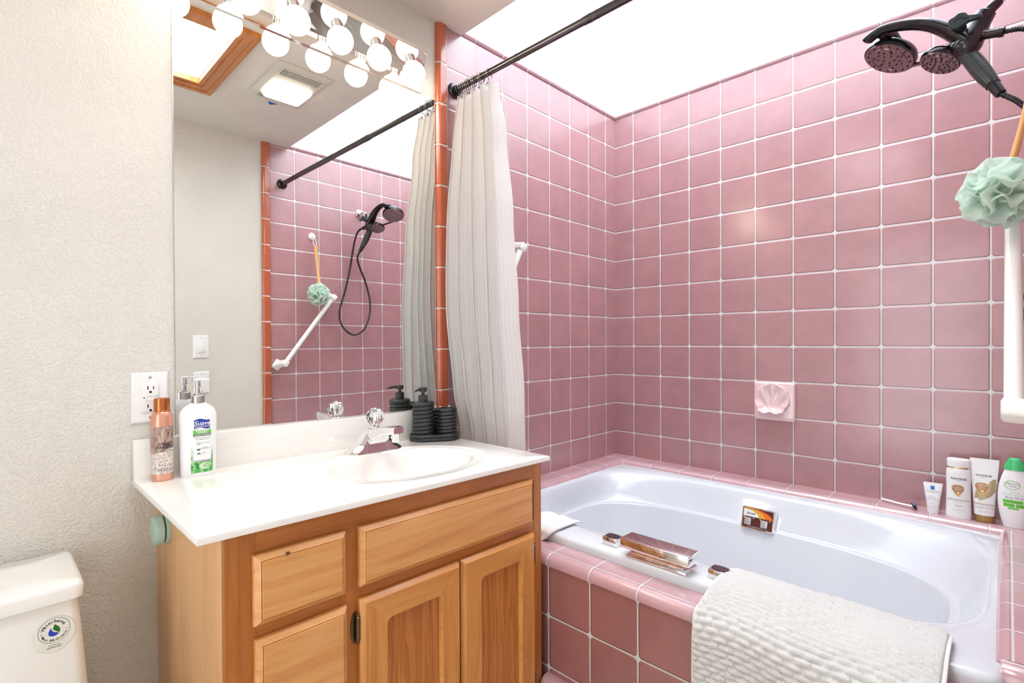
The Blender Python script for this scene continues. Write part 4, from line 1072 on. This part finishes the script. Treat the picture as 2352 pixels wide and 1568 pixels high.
# aerosol can: slender shape
cz = zt(-2.116)
c1 = thing('room_spray_can', 'copper-capped room spray can with a wood-look wrap, beside the outlet', 'spray can', (.0495, -2.116, cz+.0002), rz=PI/2+.10)
RC = .0238
b = NB(); lathe(b, [(RC-.002, 0), (RC-.0005, .002), (RC, .004), (RC, .150), (RC-.001, .155), (.0205, .165), (.0182, .1685)], n=48)
obj('can_body', b, flat('copper_metal', srgb(226, 168, 142), .28, .55), c1, local=True)
b = NB(); lathe(b, [(.0178, .168), (.0178, .171), (.0170, .172), (.0170, .199), (.0160, .2015), (.013, .2025)], n=40)
obj('copper_cap', b, flat('copper_cap', srgb(196, 120, 72), .22, .85), c1, local=True)
def wrap():
    n = NT('weathered_wood_wrap'); p = n.oc(); s = n.sep(p)
    g = n.noise(n.mapping(p, (150, 150, 26)), 1.2, 5, .65)
    c = n.ramp(g, [(.3, srgb(70, 54, 50)), (.45, srgb(150, 124, 116)), (.6, srgb(206, 174, 158)), (.75, srgb(178, 168, 176))])
    kn = n.noise(n.mapping(p, (220, 220, 170)), 1.5, 4, .8)
    k = n.ramp(kn, [(.4, srgb(140, 112, 98)), (.5, srgb(226, 216, 208)), (.7, srgb(240, 234, 228))])
    edge = n.M('ADD', s[2], n.M('MULTIPLY', s[0], -.35))
    return n.set(n.mix(n.rng(edge, .075, .0755), k, c), .42)
b = NB(); f = cyl_front(RC, .0004); grid(b, -PI*RC*.995, PI*RC*.995, .018, .1335, f, 64, 10); obj('printed_wrap', b, wrap(), c1, local=True)
f2 = cyl_front(RC, .0009)
text('lettering', [('snuggle', .0120, .001, .0925, .0001, .35), ('SWEATER', .0098, .001, .0825, .0002), ('HOME FRAGRANCE', .0042, .001, .0735), ('NET WT. 6 OZ (170 g)', .0030, 0, .040), ('WARNING: FLAMMABLE CONTENTS', .0028, 0, .030), ('UNDER PRESSURE - See back', .0028, 0, .026)], 0, f2, m_ink, c1,
     extra=lambda bm: (ringp(bm, .006, .1165, .0078, .0078, .0007, f2), ringp(bm, .006, .1165, .0090, .0090, .0003, f2), fan(bm, [(.006+.0016, .1165+.004), (.006-.001, .1165+.002), (.006-.002, .1165-.003), (.006+.0015, .1165-.002)], f2, 1)))
# lotion
lz = zt(-2.042)
c2 = thing('lotion_bottle', 'white pump lotion bottle with a blue and green label', 'bottle', (.060, -2.040, lz+.0002), rz=PI/2-.05)
P = Prof(smoothprof([(0, .0375, .0215, 2.6), (.004, .0395, .0230, 2.6), (.05, .0400, .0235, 2.5), (.11, .0415, .0235, 2.4), (.148, .0420, .0230, 2.3), (.162, .0400, .0220, 2.2), (.173, .0335, .0200, 2.1), (.181, .0230, .0170, 2.0), (.186, .0150, .0140, 2.0)], 5))
b = NB(); P.body(b, n=64, sub=1); obj('bottle_body', b, m_white, c2, local=True); F = P.front()
b = NB(); lathe(b, [(.0152, .184), (.0152, .2035), (.0140, .205), (.0085, .2055), (.0092, .209), (.0080, .2095), (.0050, .210), (.0050, .224), (.0066, .2255), (.0062, .2420), (.0055, .2430)], n=32)
pm = obj('pump_collar', b, m_chrome_b, c2, local=True)
b = NB(); lathe(b, [(.0078, .2425), (.0078, .246), (.006, .247)], n=20); tube(b, smooth_path([(0, 0, .2448), (.012, .002, .2452), (.022, .003, .2440), (.027, .003, .2415)], 4), [.0045]*4+[.004]*4+[.0032]*4+[.0028], 10, r2=.7); obj('pump_spout', b, m_white, c2, local=True)
def flag(F_, x0, x1, z0, z1, s=.004, n=10):
    b_ = NB(); nx = 14; rows = []
    for j in range(4):
        rows.append([b_.verts.new(F_(x0+(x1-x0)*i/nx, z0+(z1-z0)*j/3+s*(math.sin(2*PI*i/nx-.6)*.5))) for i in range(nx+1)])
    for j in range(3):
        for i in range(nx): b_.faces.new((rows[j][i], rows[j][i+1], rows[j+1][i+1], rows[j+1][i]))
    return b_
obj('blue_logo_flag', flag(F, -.013, .022, .122, .1445), flat('label_deep_blue', srgb(20, 62, 158), .35), c2, local=True)
text('lettering', [('Suave', .0160, .0045, .1348, .00018, .25), ('SKIN SOLUTIONS', .0041, .0045, .1262, .0001)], 0, P.front(.0009), m_wink, c2)
b = NB(); grid(b, -.0155, .0250, .1085, .1180, F, 10, 2); obj('green_band', b, m_grn, c2, local=True)
b = NB(); grid(b, -.0155, .0250, .1025, .1080, F, 10, 2); obj('dark_green_band', b, flat('dark_green', srgb(16, 96, 60), .4), c2, local=True)
n = NT('aloe_artwork'); p = n.oc(); s_ = n.sep(p); g = n.noise(p, 95, 4, .7)
c_ = n.ramp(g, [(.32, srgb(14, 96, 40)), (.46, srgb(56, 164, 72)), (.58, srgb(150, 214, 140)), (.72, srgb(228, 244, 220))])
m_aloe = n.set(n.mix(n.rng(s_[2], .035, .085), c_, srgb(246, 248, 246)), .4)
b = NB(); grid(b, -.0205, .0290, .010, .0850, P.front(.0003), 12, 10); obj('aloe_artwork', b, m_aloe, c2, local=True)
b = NB(); grid(b, -.0155, .0245, .0380, .1020, P.front(.0006), 10, 6); obj('white_panel', b, m_white, c2, local=True)
b = NB(); grid(b, -.0155, .0245, .0375, .0420, P.front(.0008), 10, 1); obj('lilac_strip', b, flat('lilac', srgb(206, 200, 214)), c2, local=True)
b = NB(); fan(b, ell(.010, .027, .0135, .0085, 24, .1), P.front(.0007), 3); obj('cucumber_slice', b, flat('cucumber', srgb(206, 234, 190)), c2, local=True)
b = NB(); ringp(b, .014, .027, .0065, .0038, .0012, P.front(.0010)); obj('leaf_ring', b, flat('leaf_green', srgb(50, 140, 60)), c2, local=True)
text('lettering', [('SOOTHING', .0056, .005, .1155, .0002), ('LOTION', .0056, .005, .1110, .0002), ('HYDRATION BLEND', .0041, .005, .1052, .0001)], 0, P.front(.0008), m_wink, c2)
text('lettering', [('INFUSED WITH ALOE AND', .0030, .005, .0975), ('CUCUMBER EXTRACTS', .0030, .005, .0938), ('24', .0046, -.004, .0835, .0001), ('ALL DAY MOISTURE', .0026, .0115, .0845), ('ALOE BREEZE', .0024, .010, .0725), ('HYDRATES INSTANTLY', .0024, .012, .0695), ('0%', .0064, -.0035, .0580, .0002), ('CUCUMBER', .0022, .008, .0595), ('OILS', .0022, .006, .0565), ('DERMATOLOGIST TESTED', .0030, .0045, .0397)], 0, P.front(.0011), flat('slate_ink', srgb(60, 90, 84), .5), c2,
     extra=lambda bm: (ringp(bm, -.004, .0835, .0043, .0043, .0004, P.front(.0011)), fan(bm, [(-.0085, .071), (-.004, .0695), (0, .0715), (-.001, .067), (-.004, .0655), (-.007, .067)], P.front(.0011), 1)))
# tray + ribbed set
trz = zt(-1.31)
def stadium(cx, cy, L_, r, ang, z, n=14):
    o = []
    for k in range(n+1): a = -PI/2+PI*k/n; o.append((L_+r*math.cos(a), r*math.sin(a)))
    for k in range(n+1): a = PI/2+PI*k/n; o.append((-L_+r*math.cos(a), r*math.sin(a)))
    c, s = math.cos(ang), math.sin(ang)
    return [V(cx+x*c-y*s, cy+x*s+y*c, z) for x, y in o]
tcx, tcy, tan_ = .088, -1.307, math.radians(59.5)
tr_ = thing('vanity_tray', 'black ribbed oval tray holding the dispenser and tumblers', 'tray', (tcx, tcy, trz+.0003), rz=0)
b = NB(); R_ = []
for s, z in ((-.006, .0), (-.001, .003), (.001, .007), (-.001, .011), (-.003, .012), (-.001, .014), (.001, .018), (-.001, .022), (-.004, .0235), (-.008, .022), (-.009, .010)):
    R_.append(stadium(tcx, tcy, .040, .0475+s, tan_, trz+z))
loft(b, R_); obj('tray_body', b, m_black, tr_, ang=60)
def ribbed(bm, r, h, nr, ztop_open=True, base=0):
    pr_ = [(r-.006, base)]
    for k in range(nr):
        z0_ = base+h*k/nr; zh = h/nr
        for q in range(7):
            a = -PI/2+PI*q/6; pr_.append((r-.0035+.0048*math.cos(a), z0_+zh/2+zh/2*math.sin(a)*.97))
    if ztop_open: pr_ += [(r-.007, base+h), (r-.0085, base+h-.004), (r-.009, base+.01), (.001, base+.008)]
    else: pr_ += [(r-.008, base+h+.0012), (.013, base+h+.0015), (.012, base+h+.003)]
    lathe(bm, pr_, n=48)
    # slight spiral lean of the ribs
    for v in bm.verts:
        if base < v.co.z < base+h: v.co.z += .0022*math.sin(math.atan2(v.co.y, v.co.x)+1.2)
dv = V(math.cos(tan_), math.sin(tan_), 0)
pd = V(tcx, tcy, 0)-dv*.0415+V(-.006, -.006, 0); pc1 = V(tcx, tcy, 0)+dv*.036+V(.012, -.006, 0)
pd = V(.069, -1.342, 0); pc1 = V(.109, -1.269, 0)
pz = trz+.0115
sdp = thing('soap_dispenser', 'black ribbed soap dispenser with a black pump on the tray', 'soap dispenser', (pd.x, pd.y, pz), rz=.35)
b = NB(); ribbed(b, .0375, .124, 9, False); obj('dispenser_body', b, m_black, sdp, local=True, ang=60)
b = NB(); lathe(b, [(.0165, .126), (.0165, .1470), (.0150, .1485), (.006, .149), (.0055, .150), (.0055, .1600), (.0140, .1605), (.0142, .1735), (.0130, .1755), (.010, .176)], n=32); tube(b, smooth_path([(0, 0, .1695), (0, -.020, .1700), (0, -.040, .1675), (0, -.046, .1640)], 4), [.0050]*4+[.0042]*4+[.0032]*4+[.0028], 10)
obj('dispenser_pump', b, m_blackp, sdp, local=True, ang=50)
cup = thing('ribbed_tumbler', 'black ribbed tumbler at the front of the tray, beside the dispenser', 'tumbler', (pc1.x, pc1.y, pz))
b = NB(); ribbed(b, .0365, .100, 8, True); cb = obj('cup_body', b, m_black, cup, local=True, ang=60)
hc = thing('ribbed_cup', 'narrow black ribbed cup mostly hidden behind the dispenser and the tumbler', 'cup', (.0475, -1.262, zt(-1.262)+.0003))
b = NB(); ribbed(b, .0225, .104, 8, True); obj('cup_body', b, m_black, hc, local=True, ang=60)
# ------------------------------------------------------------------ scent disk
sk = thing('scent_disk', 'round mint green air freshener disk stuck on the side of the vanity cabinet', 'air freshener', (.115, Y0, .760))
b = NB(); lathe(b, [(.034, .0), (.035, .004), (.035, .008), (.031, .010)], (.112, Y0, .765), (0, -1, 0), 40); obj('backing_disk', b, m_mint, sk)
b = NB(); lathe(b, [(.018, .009), (.018, .014)], (.112, Y0, .765), (0, -1, 0), 24); obj('disk_gap', b, m_dark, sk)
b = NB(); lathe(b, [(.032, .013), (.0345, .0145), (.0345, .026), (.0315, .031), (.024, .033)], (.112, Y0, .765), (0, -1, 0), 40); obj('front_disk', b, m_mint, sk)
# ------------------------------------------------------------------ TOILET
to = thing('toilet', 'white ceramic toilet with a rectangular tank beside the vanity cabinet', 'toilet', (.14, -2.53, 0))
b = NB(); R_ = []
def trect(x0, x1, y0, y1, z, r=.02): return [V((x0+x1)/2+p[0], (y0+y1)/2+p[1], z) for p in rrect((x1-x0)/2, (y1-y0)/2, r)]
R_ = [trect(.03, .2463, -2.742, -2.262, .36, .03), trect(.028, .2396, -2.752, -2.278, .50, .022), trect(.026, .233, -2.762, -2.288, .64, .018), trect(.025, .230, -2.766, -2.293, .7035, .016)]
loft(b, R_); tk = obj('tank', b, m_porc, to)
b = NB(); R_ = [trect(.024, .232, -2.768, -2.291, .7045, .014), trect(.018, .239, -2.775, -2.286, .7065, .016), trect(.018, .240, -2.776, -2.285, .728, .016), trect(.021, .237, -2.773, -2.288, .735, .016), trect(.029, .229, -2.765, -2.296, .740, .014), trect(.08, .18, -2.70, -2.36, .7405, .01)]
loft(b, R_); obj('tank_lid', b, m_porc, to)
b = NB()
def ovr(cx, rx, ry, z): return [V(cx+rx*math.cos(2*PI*k/40), -2.527+ry*math.sin(2*PI*k/40), z) for k in range(40)]
loft(b, [ovr(.36, .20, .11, 0), ovr(.36, .19, .10, .10), ovr(.40, .24, .15, .28), ovr(.43, .26, .185, .37), ovr(.43, .265, .19, .385)]); box(b, .05, .30, -2.64, -2.41, .25, .362, .02); obj('bowl', b, m_porc, to)
b = NB(); loft(b, [ovr(.44, .25, .19, .386), ovr(.44, .252, .192, .405), ovr(.44, .24, .182, .412), ovr(.44, .10, .07, .414)]); obj('seat_lid', b, m_porc, to)
# sticker (on the sloping tank front)
sl = V(.233-.230, 0, .64-.7035); sl = V(-.047, 0, 1).normalized()
def stf(off): return lambda x, z: V(.2325-.0472*(z)+off, -2.331+x, .6525+z)
b = NB(); fan(b, ell(0, -.006, .0305, .0335, 40), stf(.0009), 2); st = obj('sticker', b, flat('clear_sticker', srgb(224, 224, 216), .35), tk)
b = NB(); ringp(b, 0, .001, .0235, .0235, .0005, stf(.0012), 60)
for word, R0, a0, a1, sz, inward in (('WaterSense', .0170, 156, 30, .0080, False), ('Meets EPA Criteria', .0185, 205, 335, .0052, True)):
    nW = len(word)
    for i, ch in enumerate(word):
        if ch == ' ': continue
        a = math.radians(a0+(a1-a0)*i/(nW-1)); tb = text_bm(ch, sz, .00012)
        ro = a-PI/2 if not inward else a+PI/2
        for v in tb.verts:
            x, z = v.co.x, v.co.y
            v.co = stf(.0012)(R0*math.cos(a)+x*math.cos(ro)-z*math.sin(ro), .001+R0*math.sin(a)+x*math.sin(ro)+z*math.cos(ro))
        merge(b, tb)
for a in (188, -8): fan(b, ell(.0185*math.cos(math.radians(a)), .001+.0185*math.sin(math.radians(a)), .0008, .0008, 10), stf(.0012), 1)
bmesh.ops.triangulate(b, faces=b.faces[:]); obj('sticker_print', b, m_ink, st, smooth=False)
text('lettering', [('Certified by', .0036, 0, -.0265), ('IAPMO R&T', .0046, 0, -.031)], 0, stf(.0012), m_ink, st, world=True)
def bez(pts, m=6): return [(p.x, p.y) for p in smooth_path([(x, z, 0) for x, z in pts], m)]
b = NB(); fan(b, bez([(.0005, .0125), (.0065, .006), (.0085, .000), (.0075, -.0045), (.002, -.0005), (-.0015, .004), (-.0005, .0085), (.0005, .0125)]), stf(.0013), 1, (.0035, .003)); obj('green_leaf', b, flat('sticker_green', srgb(20, 104, 30)), st)
b = NB(); fan(b, bez([(-.0045, .0070), (-.0080, .000), (-.0075, -.0065), (-.002, -.0095), (.004, -.0085), (.0062, -.0055), (.000, -.0025), (-.0035, .002), (-.0045, .0070)]), stf(.0013), 1, (-.003, -.004)); obj('blue_drop', b, flat('sticker_blue', srgb(22, 60, 178)), st)
# ------------------------------------------------------------------ CAMERA
X_, Y_c, Z_c = 10.0375*T, -15.6047*T, 2.42-7.8244*T
yaw, pit, rol, fpx, syp = .7712, -.0065, -.0045, 1174.68, 7.6338
cy, sy = math.cos(yaw), math.sin(yaw)
fwd = V(-sy*math.cos(pit), cy*math.cos(pit), math.sin(pit)); rt = V(cy, sy, 0); up = rt.cross(fwd)
r2 = rt*math.cos(rol)+up*math.sin(rol); u2 = -rt*math.sin(rol)+up*math.cos(rol)
cam = bpy.data.cameras.new('camera'); co = bpy.data.objects.new('camera', cam); COL.objects.link(co)
Mc = Matrix.Identity(4)
for i in range(3): Mc[i][0] = r2[i]; Mc[i][1] = u2[i]; Mc[i][2] = -fwd[i]
Mc.translation = V(X_, Y_c, Z_c); co.matrix_world = Mc
cam.sensor_width = 36; cam.lens = 36*fpx/2352; cam.shift_y = syp/2352; cam.clip_start = .01
sc.camera = co
# ------------------------------------------------------------------ WORLD / VIEW
w = bpy.data.worlds.new('World'); sc.world = w; w.use_nodes = True
w.node_tree.nodes['Background'].inputs[0].default_value = (.92, .96, 1.0, 1); w.node_tree.nodes['Background'].inputs[1].default_value = 3.5  # bright world, serves as fill light through the added doorway
sc.view_settings.view_transform = 'Standard'; sc.view_settings.look = 'None'
sc.view_settings.exposure = 0.0; sc.view_settings.gamma = 1; sc.view_settings.use_curve_mapping = False
